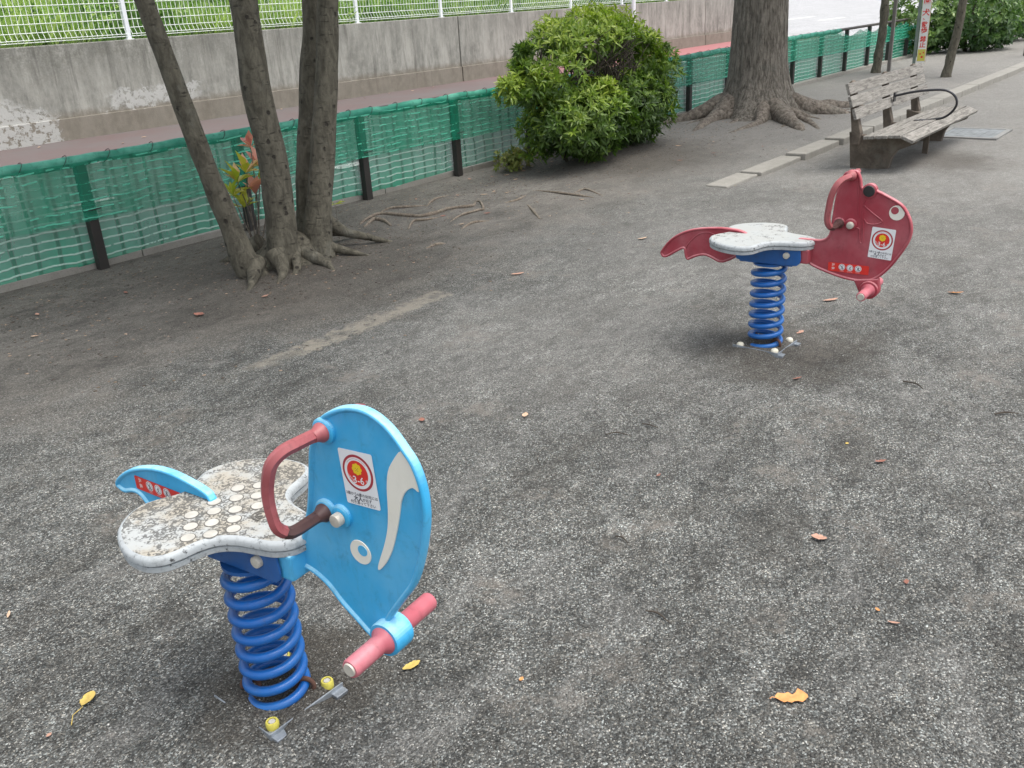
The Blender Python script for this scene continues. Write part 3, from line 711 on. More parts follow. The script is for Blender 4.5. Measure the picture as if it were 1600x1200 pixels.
SEAT_H = [(-.150, 0), (-.150, .012), (-.205, .016), (-.222, .045), (-.238, .09), (-.226, .14), (-.192, .184), (-.14, .216), (-.085, .232), (-.035, .229), (-.004, .206), (.010, .172), (.018, .136), (.036, .104), (.070, .084), (.115, .073), (.155, .062), (.184, .040), (.195, .014)]
def seat_outline():
    half = SEAT_H[2:]
    pts = [(u, v) for u, v in half] + [(u, -v) for u, v in reversed(half)]
    return smooth_closed(pts, 4)
def rider(name, label, loc, rz, outline, bodymat, kind):
    t = thing(name, label, 'spring rider', loc, rz, None)
    # base plate corners and its bent edge, half buried in gravel
    b = MB(); s = .215
    b.box((.0, 0, -.001), (s, s, .006), bev=.002)
    for (x0, y0, dx, dy, up) in ((-s / 2, 0, .004, s, .001), (0, -s / 2 + .0, s, .004, .002)):
        b.box((x0, y0, up), (dx, dy, .022), bev=.0015)
    for q in (-1, 1): b.box((q * .088, -s / 2 - .010, -.004), (.035, .024, .014), bev=.002)
    base = b.build('base_plate', 'galv', t); base.rotation_euler = (R(1.0), R(1.5), -rz)
    # spring
    b = MB(); turns = 7.8; N = int(turns * 40); rr = .067; z0, z1 = .006, .384
    P = []
    for i in range(N + 1):
        a = i / 40 * 2 * PI - 2.2; k = i / N
        P.append((rr * math.cos(a), rr * math.sin(a), z0 + (z1 - z0) * (k * 1.0)))
    b.tube(P, .0120, 12); b.build('coil_spring', 'spring', t)
    b = MB(); b.lathe([(.070, .384), (.070, .393)], 28); b.build('spring_seat_plate', 'bluesteel', t)
    # rusty clamp that holds the lowest coil
    for a in (R(-150), R(30)) if kind == 'blue' else (R(-20), R(160)):
        b = MB(); cx, cy = .067 * math.cos(a), .067 * math.sin(a); o_ = Vector((math.cos(a), math.sin(a), 0))
        b.tube([Vector((cx, cy, 0)) + o_ * .022 * math.cos(q) + Vector((0, 0, .022 + .021 * math.sin(q))) for q in np.linspace(-PI * .4, PI * 1.2, 12)], .006, 8); b.build('clamp', 'rust', t)
    # anchor bolts with caps
    for i, (x0, y0) in enumerate(((-.082, -.082), (.082, -.082), (.082, .082), (-.082, .082))):
        q = Vector((x0, y0, 0)); q.rotate(Matrix.Rotation(-rz, 3, 'Z'))
        if kind == 'blue':
            if i == 3: continue        # this one is under the gravel
            b = MB(); b.lathe([(.0155, .000), (.0155, .016), (.0135, .020), (.0100, .020), (.0100, .014)], 24); b.lathe([(.0085, .010), (.0085, .019)], 6, 1, smooth=False)
            c = b.build('bolt_cap', ['yellow', 'bolt'], t, tuple(q))
        else:
            b = MB(); b.lathe([(.0165, .002), (.0170, .012), (.0135, .019), (.006, .0225), (.001, .023)], 20); c = b.build('bolt_cap', 'cream', t, tuple(q))
    # bracket: two side plates and a floor
    b = MB()
    prof = [(-.140, .476), (-.140, .428), (-.132, .403), (-.075, .394), (.140, .401), (.153, .412), (.157, .430), (.152, .476)]
    for sgn in (-1, 1):
        M = Matrix(((1, 0, 0, 0), (0, 0, 1, sgn * .052), (0, 1, 0, 0), (0, 0, 0, 1)))
        b.poly(prof, -.003, .003, 0, M, bevel=.001)
    b.box((0, 0, .396), (.24, .098, .006), bev=.001); b.box((-.02, 0, .472), (.22, .098, .005))
    b.build('bracket', 'bluesteel', t)
    for sgn in (-1, 1):
        M = Matrix.Translation((.095, sgn * .055, .443)) @ Matrix.Rotation(R(90) * sgn * -1, 4, 'X')
        b = MB(); b.lathe([(.0140, 0), (.0140, .009), (.0125, .0115), (.007, .0125), (.001, .0127)], 24, M=M); b.build('bracket_bolt', 'bolt', t)
    # body panel with the tail, running through the bracket
    body = panel_core(outline).build('body', bodymat, t, autosmooth=50)
    b = MB(); b.box((.135, 0, .442), (.10, .092, .062), bev=.006); b.build('core_block', bodymat, body)
    # seat: padded top board and its lower board
    so = seat_outline()
    b = MB(); p = ccw(so); n_ = len(p)
    rings = [(offset(p, .006), .484), (p, .489), (p, .500), (offset(p, .004), .5055), (offset(p, .010), .508)]
    vs = [(u, v, z) for r_, z in rings for u, v in r_]; fs = []
    for i in range(len(rings) - 1):
        for k in range(n_): k2 = (k + 1) % n_; fs.append((i * n_ + k, i * n_ + k2, (i + 1) * n_ + k2, (i + 1) * n_ + k))
    b.add(vs, fs, 0, True)
    from mathutils.geometry import tessellate_polygon
    b.add([(u, v, .508) for u, v in rings[-1][0]], [t_ for t_ in tessellate_polygon([[Vector((u, v, 0)) for u, v in rings[-1][0]]])], 1, False)
    top = b.build('seat', ['seatedge', 'seatw' if kind == 'blue' else 'seatl'], t, autosmooth=40)
    b = MB(); b.poly(offset(p, .003), .470, .4835, 0, bevel=.002); b.build('seat_underside', 'seatedge', top)
    if kind == 'blue':
        b = MB()
        for i, (u, v) in enumerate([(-.062, .099), (-.097, .065), (-.029, .063), (-.064, .032), (-.096, -.004), (.008, .032), (-.025, -.004), (-.062, -.032), (-.095, -.067), (.005, -.033), (-.027, -.067), (-.056, -.100), (.036, -.061), (.008, -.099), (-.024, -.132)]):
            v -= .0; M = Matrix.Translation((u + .004, v, .508))
            b.lathe([(.0170, 0), (.0166, .0005)], 24, 1, M); b.lathe([(.0148, .0), (.0146, .0012), (.012, .0016)], 24, 0, M)
        for r0, a0, a1 in ((.020, 20, 300), (.011, 120, 400)):
            b.tube([(.052 + r0 * math.cos(R(a)), .004 + r0 * .85 * math.sin(R(a)), .5085) for a in np.linspace(a0, a1, 20)], .0022, 6, 1)
        b.tube([(.046, -.002, .5085), (.056, .006, .5085), (.060, .0, .5085)], .002, 6, 1)
        b.build('seat_studs', ['dot', 'studring'], top)
    return t, body
def handle(t, top, bot, mats, l0=.010):
    """closed D grip on each side of the head; lower leg grimy"""
    for sgn in (-1, 1):
        def P(u, l, z): return Vector((u, sgn * l, z))
        ut, zt = top; ub, zb = bot
        path = [P(ut, l0, zt), P(ut - .004, .075, zt + .001), P(ut - .012, .105, zt - .004), P(ut - .025, .124, zt - .025), P(ut - .038, .129, zt - .065), P(ut - .043, .130, (zt + zb) / 2 - .005), P(ub - .014, .129, zb + .05), P(ub - .010, .125, zb + .022), P(ub - .003, .108, zb + .004), P(ub, .088, zb), P(ub, .06, zb), P(ub, l0, zb)]
        pts = smooth_open(path, 4); cut = int(len(pts) * .70)
        b = MB(); n = len(pts)
        b.tube(pts[:cut + 1], .0128, 6, 0, smooth=False, rot0=R(30)); b.tube(pts[cut:], .0126, 6, 1, smooth=False, rot0=R(30))
        for (u, z, mi) in ((ut, zt, 0), (ub, zb, 1)):
            M = Matrix.Translation((u, sgn * l0 * .9, z)) @ Matrix.Rotation(R(90) * sgn * -1, 4, 'X')
            b.lathe([(.020, 0), (.020, .010), (.014, .020), (.012, .030)], 24, mi, M)
        b.build('handle', mats, t)
def pegs(t, u, z, mat, ringmat, body, r=.0205):
    b = MB(); M = Matrix.Translation((u, -.125, z)) @ Matrix.Rotation(R(-90), 4, 'X')
    b.lathe([(r * .9, 0), (r, .004), (r, .085), (r * 1.45, .096), (r * 1.45, .104)], 28, 0, M)
    M2 = Matrix.Translation((u, .125, z)) @ Matrix.Rotation(R(90), 4, 'X')
    b.lathe([(r * .9, 0), (r, .004), (r, .085), (r * 1.45, .096), (r * 1.45, .104)], 28, 0, M2)
    bar = b.build('foot_bar', mat, t)
    for M_ in (M, M2):
        b = MB(); b.lathe([(.0135, -.0035), (.015, .001)], 24, 0, M_); b.build('end_cap', 'bolt', bar)
    b = MB(); b.lathe([(.036, -.026), (.038, -.022), (.038, .022), (.036, .026)], 36, 0, Matrix.Translation((u, 0, z)) @ Matrix.Rotation(R(90), 4, 'X')); b.build('foot_boss', ringmat, body)

# -- the blue one
blue_out = [(.150, .424), (.173, .431), (.198, .431), (.225, .424), (.255, .407), (.286, .376), (.324, .347), (.357, .322), (.385, .316), (.404, .330), (.412, .368), (.432, .402), (.464, .446), (.495, .490), (.517, .541), (.535, .600), (.546, .657), (.545, .713), (.531, .760), (.509, .790), (.482, .820), (.450, .840), (.415, .848), (.376, .843), (.338, .828), (.306, .806), (.284, .772), (.265, .732), (.256, .696), (.245, .646), (.231, .593), (.212, .545), (.196, .508), (.175, .488), (.10, .485), (-.06, .485), (-.085, .520), (-.100, .536), (-.150, .548), (-.227, .556), (-.305, .548), (-.385, .522), (-.445, .485), (-.462, .460), (-.446, .449), (-.425, .446), (-.392, .456), (-.365, .454), (-.330, .425), (-.26, .405), (-.15, .412), (.05, .412)]
def bf(u, z): return (u - .007 * (1.568 - u) / .93, z - .007 * (1.5 - z) / .93)
blue_out = [bf(*q) for q in blue_out]
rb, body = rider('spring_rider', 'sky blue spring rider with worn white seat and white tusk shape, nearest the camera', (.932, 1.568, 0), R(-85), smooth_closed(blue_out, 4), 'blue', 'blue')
handle(rb, (.305, .776), (.277, .592), ['grip', 'dgrip'])
pegs(rb, .405, .336, 'pgrip', 'blue', body)
FACE = .0055      # recessed face plane, distance from the centre
b = MB()
for (u, z, r) in ((.305, .776, .027), (.277, .592, .027), (.318, .592, .025)):
    for sgn in (-1, 1):
        b = MB(); M = Matrix.Translation((u, sgn * (FACE - .002), z)) @ Matrix.Rotation(R(90) * sgn * -1, 4, 'X'); b.lathe([(r, 0), (r, .008), (r - .004, .011)], 28, 0, M)
        b.build('handle_boss', 'blue', body)
for sgn in (-1, 1):
    b = MB(); M = Matrix.Translation((.320, sgn * .016, .592)) @ Matrix.Rotation(R(90) * sgn * -1, 4, 'X'); b.lathe([(.0140, 0), (.0140, .013), (.0125, .0155), (.007, .0165), (.001, .0167)], 24, 0, M); b.build('handle_bolt', 'bolt', rb)
tusk = [(.504, .783), (.481, .759), (.465, .732), (.457, .695), (.453, .649), (.446, .606), (.432, .565), (.417, .531), (.407, .506), (.411, .501), (.430, .522), (.451, .558), (.470, .608), (.482, .648), (.490, .677), (.503, .700), (.521, .713), (.5345, .708), (.5335, .735), (.522, .757)]
tusk = [bf(*q) for q in tusk]
for sgn in (-1, 1):
    b = MB(); M = Matrix(((1, 0, 0, 0), (0, 0, 1, sgn * (FACE + .001)), (0, 1, 0, 0), (0, 0, 0, 1))); b.poly(smooth_closed(tusk, 3), -.002, .002, 0, M, bevel=.0008); b.build('tusk_mark', 'ivory', body)
b = MB(); M = side_m(*bf(.364, .526), FACE + .0002); b.lathe([(.0275, 0), (.0268, .0016)], 36, 0, M, smooth=False); b.lathe([(.0125, .0014), (.0120, .0024)], 28, 1, Matrix.Translation((.007, 0, .006)) @ M, smooth=False)
b.build('eye', ['ivory', 'blue'], body)
age_sticker(body, *bf(.388, .696), FACE + .0008, R(3), .086, .118)
ban_sticker(body, *bf(-.285, .490), FACE + .0008, R(-1), .175, .037)

# -- the red one
red_out = [(.150, .412), (.193, .393), (.244, .376), (.310, .359), (.369, .351), (.412, .352), (.444, .361), (.475, .383), (.508, .421), (.535, .464), (.557, .505), (.573, .544), (.578, .583), (.571, .620), (.554, .655), (.534, .681), (.510, .698), (.477, .714), (.449, .727), (.427, .737), (.420, .752), (.404, .760), (.388, .757), (.376, .742), (.368, .748), (.362, .776), (.350, .802), (.336, .809), (.318, .805), (.298, .800), (.284, .778), (.273, .738), (.264, .680), (.258, .600), (.255, .562), (.250, .538), (.238, .522), (.215, .513), (.185, .512), (.13, .511), (.118, .500), (.10, .485), (-.09, .485), (-.110, .508), (-.145, .520), (-.205, .524), (-.274, .520), (-.362, .506), (-.434, .479), (-.489, .439), (-.532, .384), (-.533, .366), (-.520, .353), (-.495, .358), (-.450, .386), (-.416, .404), (-.410, .385), (-.402, .360), (-.388, .355), (-.356, .371), (-.312, .384), (-.276, .376), (-.240, .362), (-.214, .363), (-.180, .378), (-.14, .400), (-.08, .412), (.06, .412)]
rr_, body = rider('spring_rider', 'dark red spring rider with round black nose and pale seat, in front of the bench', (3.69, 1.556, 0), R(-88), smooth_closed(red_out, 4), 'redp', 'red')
handle(rr_, (.325, .788), (.292, .590), ['grip', 'dgrip'])
pegs(rr_, .438, .325, 'pgrip', 'redp', body, .0195)
b = MB(); b.poly([(.37, .36), (.47, .375), (.478, .33), (.40, .30)], -.014, .014, 0, Matrix(((1, 0, 0, 0), (0, 0, 1, 0), (0, 1, 0, 0), (0, 0, 0, 1))), bevel=.004); b.build('foot_web', 'redp', body)
for (u, z, r) in ((.322, .786, .024), (.289, .588, .026), (.337, .588, .026)):
    for sgn in (-1, 1):
        b = MB(); M = Matrix.Translation((u, sgn * (FACE - .002), z)) @ Matrix.Rotation(R(90) * sgn * -1, 4, 'X'); b.lathe([(r, 0), (r, .005), (r - .004, .009)], 28, 0, M); b.build('handle_boss', 'redp', body)
for sgn in (-1, 1):
    b = MB(); M = Matrix.Translation((.339, sgn * .014, .588)) @ Matrix.Rotation(R(90) * sgn * -1, 4, 'X'); b.lathe([(.0145, 0), (.0145, .013), (.0125, .0155), (.007, .0165), (.001, .0167)], 24, 0, M); b.build('handle_bolt', 'bolt', rr_)
b = MB(); b.lathe([(.021, -.019), (.023, -.016), (.023, .016), (.021, .019)], 32, 0, Matrix.Translation((.399, 0, .731)) @ Matrix.Rotation(R(90), 4, 'X')); b.build('nose', 'dark', body)
for sgn in (-1, 1):
    b = MB(); M = Matrix.Translation((.399, sgn * (FACE - .002), .731)) @ Matrix.Rotation(R(90) * sgn * -1, 4, 'X'); b.lathe([(.029, 0), (.029, .008), (.024, .011)], 32, 0, M); b.build('nose_ring', 'redp', body)
def ridge(b, pts, r=.0024):
    for sgn in (-1, 1): b.tube([(u, sgn * (FACE + .0005), z) for u, z in smooth_open([Vector(p) for p in pts], 3)], r, 6)
b = MB()
ridge(b, [(.344, .780), (.352, .755), (.356, .724), (.361, .69), (.363, .655), (.366, .62)])
ridge(b, [(.357, .576), (.372, .574), (.377, .545), (.380, .520), (.391, .518), (.390, .55), (.386, .593), (.380, .64)])
ridge(b, [(.388, .698), (.383, .682), (.380, .668)]); ridge(b, [(.383, .670), (.42, .642), (.450, .622), (.459, .613), (.452, .605), (.426, .597), (.402, .600), (.388, .616)])
ridge(b, [(-.175, .50), (-.200, .474), (-.245, .481), (-.29, .495), (-.34, .482), (-.385, .44), (-.405, .41)]); ridge(b, [(-.185, .492), (-.165, .47), (-.15, .44)])
b.build('moulded_ridges', 'redp', body)
b = MB(); M = side_m(.512, .651, FACE + .0002); b.lathe([(.0300, 0), (.0292, .0016)], 36, 0, M, smooth=False); b.lathe([(.0150, .0014), (.0145, .0024)], 28, 1, Matrix.Translation((-.008, 0, .009)) @ M, smooth=False)
b.build('eye', ['ivory', 'redp'], body)
age_sticker(body, .467, .522, FACE + .0008, R(-3.5), .093, .127)
ban_sticker(body, .343, .403, FACE + .0008, R(0), .168, .038)

# ------------------------------------------------------------------ trees
def crown(parent, c, r, n, L=.13, mat='crown', hollow=.55, clumps=40):
    cc, dd = shell_points(clumps, c, r, hollow)
    idx = rng.integers(0, clumps, n); sc = min(r) * .30
    P = cc[idx] + rng.normal(0, sc, (n, 3)); N = dd[idx] + rng.normal(0, .5, (n, 3)) + np.array([0, 0, .4])
    tone = rng.normal(.5, .2, clumps)[idx]
    V, F, rn = rosettes(P, N, 5, L, L * .5, np.clip(tone, 0, 1))
    return build_leaves('crown', V, F, rn, mat, parent)
# multi-stemmed tree beside the net
t = thing('tree', 'multi-stemmed grey tree with four leaning trunks by the green net', 'tree', (3.5, 4.78, 0))
def near_crown(e): return (e[0] / .92) ** 2 + (e[1] / .55) ** 2 < 1 and e[2] < 1.28
def stem(pts, rad, name='trunk', mat='bark1', parent=t, n=28, nz=.10, nsc=5):
    P = smooth_open(pts, 8); RR = lerp_list(rad, len(P)); b = MB(); b.tube(P, RR, n, nz=nz, nsc=nsc); return b.build(name, mat, parent)
O = Vector((3.5, 4.78, 0))
def rel(*p): return tuple(Vector(p) - O)
stem([rel(3.25, 4.72, -.05), rel(3.17, 4.74, .10), rel(3.13, 4.77, .35), rel(3.06, 4.78, .65), rel(2.96, 4.78, 1.12), rel(2.87, 4.78, 1.57), rel(2.72, 4.8, 2.4), rel(2.5, 4.85, 3.4), rel(2.3, 4.9, 4.4)], [.094, .083, .067, .061, .055, .050, .05, .04, .03])
stem([rel(3.47, 4.70, -.05), rel(3.44, 4.70, .12), rel(3.46, 4.71, .35), rel(3.47, 4.71, .70), rel(3.43, 4.71, 1.15), rel(3.44, 4.71, 1.6), rel(3.40, 4.7, 2.5), rel(3.3, 4.65, 3.6), rel(3.3, 4.6, 4.6)], [.13, .100, .092, .091, .085, .079, .07, .06, .03])
stem([rel(3.86, 4.96, -.05), rel(3.87, 4.96, .15), rel(3.93, 4.95, .6), rel(4.06, 4.94, 1.2), rel(4.14, 4.94, 1.6), rel(4.2, 5.0, 2.6), rel(4.35, 5.1, 3.8), rel(4.5, 5.2, 4.7)], [.11, .09, .078, .072, .066, .055, .04, .02])
stem([rel(3.72, 4.70, -.05), rel(3.72, 4.70, .12), rel(3.77, 4.70, .35), rel(3.86, 4.70, .68), rel(3.98, 4.69, 1.2), rel(4.05, 4.68, 1.6), rel(4.2, 4.6, 2.6), rel(4.4, 4.5, 3.7), rel(4.6, 4.4, 4.7)], [.14, .103, .085, .079, .071, .066, .06, .045, .02])
# the flared foot with short roots
def foot(pts, rad, mat='bark1', name='root', parent=t, o=O):
    P = smooth_open([Vector(p) - o for p in pts], 6); b = MB(); b.tube(P, lerp_list(rad, len(P)), 18, nz=.34, nsc=5); return b.build(name, mat, parent)
for r_ in ([(3.60, 4.78, .16), (3.45, 4.60, .09), (3.38, 4.52, .04), (3.27, 4.47, -.02)], [(3.68, 4.72, .14), (3.80, 4.60, .07), (3.88, 4.50, .03), (3.98, 4.42, -.03)],
           [(3.85, 4.80, .26), (4.02, 4.78, .12), (4.18, 4.72, .05), (4.36, 4.62, -.03)], [(3.80, 4.88, .20), (4.05, 4.92, .10), (4.25, 4.95, .03), (4.45, 4.92, -.03)],
           [(3.22, 4.72, .10), (3.12, 4.62, .045), (3.05, 4.55, .02), (2.96, 4.50, -.02)], [(3.55, 4.66, .10), (3.58, 4.50, .05), (3.56, 4.40, .02), (3.52, 4.30, -.03)],
           [(3.35, 4.66, .14), (3.32, 4.58, .06), (3.24, 4.50, .025), (3.13, 4.45, -.02)], [(3.45, 4.95, .15), (3.35, 5.15, .05), (3.3, 5.3, -.02)]):
    foot(r_ + [tuple(Vector(r_[-1]) + (Vector(r_[-1]) - Vector(r_[-2])) * .6 - Vector((0, 0, .01)))], [.062, .036, .020, .011, .005])
b = MB(); b.lathe([(.38, -.03), (.27, .03), (.20, .09), (.15, .16), (.05, .20)], 40, M=Matrix.Translation((.06, .03, 0)))
b.v = [tuple(Vector(q) * (1 + .22 * noise.noise(Vector(q) * 7) + .12 * noise.noise(Vector(q) * 19))) for q in b.v]; b.build('stool', 'bark1', t)
crown(t, (0, 0, 4.3), (2.3, 2.1, 1.5), 3800, .13, clumps=60)
# thin surface roots right of it
SR = [[(4.62, 5.30), (4.76, 5.37), (4.92, 5.40), (4.96, 5.27), (5.00, 5.03), (5.14, 4.98), (5.32, 4.98), (5.47, 4.88), (5.62, 4.97)], [(4.57, 5.20), (4.76, 5.30), (4.79, 5.25), (4.75, 5.13), (4.69, 5.02)],
      [(4.94, 5.43), (5.11, 5.46), (5.21, 5.36), (5.34, 5.27)], [(4.68, 4.83), (4.87, 4.96), (4.94, 4.89), (5.08, 4.88)], [(4.98, 4.68), (5.18, 4.74), (5.38, 4.73), (5.43, 4.72), (5.64, 4.93), (5.65, 5.00)],
      [(5.30, 5.23), (5.53, 5.36), (5.76, 5.40)], [(5.72, 4.73), (5.85, 4.70), (6.04, 4.76)], [(6.25, 4.81), (6.20, 4.56), (6.19, 4.31), (6.19, 4.16)], [(6.28, 4.42), (6.42, 4.40), (6.29, 4.15)],
      [(5.74, 4.51), (5.54, 4.30), (5.34, 4.08)], [(4.83, 4.43), (5.01, 4.47), (5.13, 4.41)], [(4.28, 4.26), (4.37, 4.25), (4.44, 4.23)]]
for i, r_ in enumerate(SR):
    P = smooth_open([Vector((x, y, hgt(x, y) + (.007 if 0 < k < len(r_) - 1 else -.004))) - O for k, (x, y) in enumerate(r_)], 6)
    m = len(P); rad = [(.017 if i < 2 else .011) * (.6 + .4 * math.sin(PI * (k + 1) / (m + 1))) for k in range(m)]
    b = MB(); b.tube(P, rad, 10, nz=.35, nsc=14); b.build('surface_root', 'sroot', t)

# the thick tree
OB = Vector((10.95, 4.92, 0))
t2 = thing('tree', 'thick single-trunk tree with spreading buttress roots behind the bench', 'tree', tuple(OB))
lobes = [(R(-118), .32), (R(-75), .34), (R(-170), .34), (R(-35), .28), (R(140), .30), (R(70), .25), (R(10), .22), (R(-145), .18)]
b = MB(); zs = [-.1, 0, .06, .13, .2, .3, .42, .55, .7, .9, 1.15, 1.5, 2.0, 2.7, 3.4, 4.2]
base_r = [.50, .49, .47, .44, .415, .385, .36, .345, .335, .325, .318, .31, .30, .28, .25, .18]; n_ = 72; vs = []
for z, r0 in zip(zs, base_r):
    for k in range(n_):
        th = 2 * PI * k / n_; add = 0
        for a, amp in lobes:
            dd = math.atan2(math.sin(th - a), math.cos(th - a)); add += amp * math.exp(-(dd / .30) ** 2) * math.exp(-max(z, 0) / .20)
        rr2 = r0 + add + .012 * noise.noise(Vector((math.cos(th) * 3, math.sin(th) * 3, z * 1.3))) + .007 * math.sin(th * 23 + z)
        vs.append((rr2 * math.cos(th) + .02 * z, rr2 * math.sin(th), z))
fs = [(i * n_ + k, i * n_ + (k + 1) % n_, (i + 1) * n_ + (k + 1) % n_, (i + 1) * n_ + k) for i in range(len(zs) - 1) for k in range(n_)]
b.add(vs, fs, 0, True); b.build('trunk', 'bark2', t2)
for pts, rad in (([(10.75, 5.10, .30), (10.35, 5.15, .13), (9.9, 5.10, .06), (9.35, 4.98, .0), (9.0, 4.85, -.04)], [.16, .12, .08, .05, .02]),
                 ([(10.7, 5.2, .25), (10.3, 5.55, .10), (9.9, 5.75, .03), (9.5, 5.8, -.03)], [.14, .09, .05, .02]),
                 ([(10.7, 4.7, .25), (10.25, 4.55, .08), (9.75, 4.57, .04), (9.35, 4.60, .01), (9.05, 4.55, -.03)], [.12, .075, .05, .035, .02]),
                 ([(10.85, 4.70, .30), (10.55, 4.40, .15), (10.15, 4.05, .07), (9.78, 3.80, -.02)], [.16, .13, .105, .06]),
                 ([(11.05, 4.68, .34), (11.15, 4.35, .18), (11.3, 4.1, .10), (11.5, 3.9, .03), (11.7, 3.75, -.04)], [.15, .12, .10, .07, .03]),
                 ([(11.1, 4.75, .32), (11.45, 4.50, .16), (11.9, 4.25, .10), (12.3, 4.05, .03), (12.6, 3.95, -.04)], [.15, .12, .09, .06, .03]),
                 ([(10.95, 4.5, .15), (10.7, 4.2, .07), (10.35, 3.92, .04), (10.0, 3.72, .0), (9.75, 3.6, -.03)], [.08, .06, .045, .035, .02]),
                 ([(10.5, 5.0, .15), (10.1, 5.35, .05), (9.8, 5.30, .03), (9.6, 5.4, -.02)], [.07, .05, .035, .02]),
                 ([(10.8, 4.65, .2), (10.45, 4.30, .07), (10.05, 4.2, .035), (9.7, 4.25, .0), (9.4, 4.15, -.03)], [.07, .05, .035, .025, .01]),
                 ([(10.7, 4.8, .2), (10.2, 4.85, .06), (9.75, 4.80, .03), (9.4, 4.75, .01), (8.9, 4.6, -.03)], [.07, .05, .035, .025, .01]),
                 ([(11.1, 4.6, .2), (11.35, 4.3, .08), (11.9, 3.95, .04), (12.2, 3.8, -.03)], [.08, .05, .03, .01]),
                 ([(10.95, 4.6, .2), (10.9, 4.25, .08), (10.8, 4.0, .04), (10.55, 3.75, -.03)], [.07, .05, .03, .01]),
                 ([(11.2, 5.1, .3), (11.7, 5.3, .1), (12.2, 5.4, -.03)], [.15, .1, .04])):
    foot([(p[0], p[1], p[2] * .85 - .012) for p in pts], [r * .92 for r in rad] + [.006], 'root', 'root', t2, OB)
for a, z0, r1 in ((.4, 3.0, .12), (2.4, 3.2, .12), (4.3, 3.4, .11), (5.4, 2.8, .10)):
    stem([(0, 0, z0), (.8 * math.cos(a), .8 * math.sin(a), z0 + .8), (1.9 * math.cos(a), 1.9 * math.sin(a), z0 + 1.6)], [r1, r1 * .8, .03], 'branch', 'bark2', t2, 12)
crown(t2, (0, 0, 5.6), (3.6, 3.2, 2.0), 5000, .15, clumps=80)

# the thin trees near the signs
def thin_tree(name, label, x, y, r, lean, knots, h=4.2, mat='bark1', seed=1):
    rnd = random.Random(seed); t = thing(name, label, 'tree', (x, y, 0)); P = []; RR = []
    for i in range(36):
        z = -.05 + (h + .05) * i / 35; P.append((lean[0] * z + .02 * math.sin(z * 3.3), lean[1] * z + .015 * math.sin(z * 4.1 + 1), z)); RR.append(r * (1.25 - .25 * min(1, z / .25)) * (1 - .10 * z) * (1 + (knots * max(0, math.sin(z * 17 + seed)) ** 3)))
    b = MB(); b.tube(P, RR, 16, nz=.2, nsc=9); b.build('trunk', mat, t)
    crown(t, (lean[0] * h, lean[1] * h, h + .4), (1.3, 1.3, .9), 500, .14, clumps=16); return t
thin_tree('tree', 'thin bare-stemmed tree with knobbly bark standing right beside the grey pole', 17.0, 5.40, .072, (.0, -.02), .22, seed=3)
thin_tree('tree', 'slim leaning tree on the bare path between banner sign and kerb', 16.3, 4.06, .070, (.02, -.075), .05, seed=8)

# ------------------------------------------------------------------ shrubs
def branch(b, p0, p1, r0, r1, bend=.08, mi=0):
    p0, p1 = Vector(p0), Vector(p1); m = (p0 + p1) / 2 + Vector((random.uniform(-bend, bend), random.uniform(-bend, bend), random.uniform(-bend * .3, bend)))
    P = smooth_open([p0, m, p1], 4); b.tube(P, lerp_list([r0, r1], len(P)), 6, mi, caps=False)
t3 = thing('shrub', 'big rounded green shrub growing against the netted fence', 'shrub', (7.70, 5.18, 0))
b = MB()
for i in range(15):
    a = random.uniform(0, 2 * PI); q = random.uniform(.05, .35)
    base = (q * 1.6 * math.cos(a), q * .6 * math.sin(a), .0); top = (q * 1.6 * math.cos(a) * 2.0, q * .6 * math.sin(a) * 1.6, random.uniform(.55, .9))
    branch(b, base, top, .017, .010, .10)
    for j in range(7):
        e = (top[0] + random.uniform(-.42, .42), top[1] + random.uniform(-.28, .28), top[2] + random.uniform(.05, .45))
        if not near_crown(e): continue
        branch(b, top, e, .008, .004, .06)
        for k in range(3 if near_crown((e[0] * 1.2, e[1] * 1.2, e[2] + .15)) else 0): branch(b, e, (e[0] + random.uniform(-.22, .22), e[1] + random.uniform(-.18, .18), e[2] + random.uniform(0, .2)), .004, .002, .03)
branch(b, (-.35, 0, .1), (-.85, .05, .70), .016, .010, .05); branch(b, (-.85, .05, .70), (-1.10, .0, 1.16), .009, .005, .03); branch(b, (-.88, .03, .8), (-.78, .0, 1.13), .007, .004, .03); branch(b, (-.85, .05, .7), (-1.28, .0, .78), .007, .004, .03)
b.build('stems', 'twigbark', t3)
VV = []; FF = []; RN = []
def addl(V, F, r): 
    FF.append(F + sum(len(v) for v in VV)); VV.append(V); RN.append(r)
def blob(n, c, r, inner, tone, gap=None, keep=None, k=7, L=.082, Wd=.022):
    P, N = shell_points(n, c, r, inner); bump = np.array([noise.noise(Vector(p * 3.2)) for p in P]); P = P + N * (bump * .10)[:, None] * np.array([1, .6, 1])
    m = np.ones(n, bool)
    if keep is not None: m &= keep(P, N)
    m &= (np.array([noise.noise(Vector(p * 5.0 + 9)) for p in P]) > -.34)
    P, N, bump = P[m], N[m], bump[m]
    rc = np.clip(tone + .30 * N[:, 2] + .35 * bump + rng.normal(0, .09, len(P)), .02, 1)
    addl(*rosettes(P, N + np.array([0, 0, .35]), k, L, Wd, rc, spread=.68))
# upper dome, left open in the middle where the stems show
def keep_up(P, N): return (P[:, 2] > .70 + .10 * np.sin(P[:, 0] * 3)) & ~((P[:, 2] < 1.12) & (P[:, 0] > -.62) & (P[:, 0] < .62))
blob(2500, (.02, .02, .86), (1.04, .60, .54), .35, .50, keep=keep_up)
blob(420, (-.15, .0, 1.18), (.62, .40, .26), .5, .62)
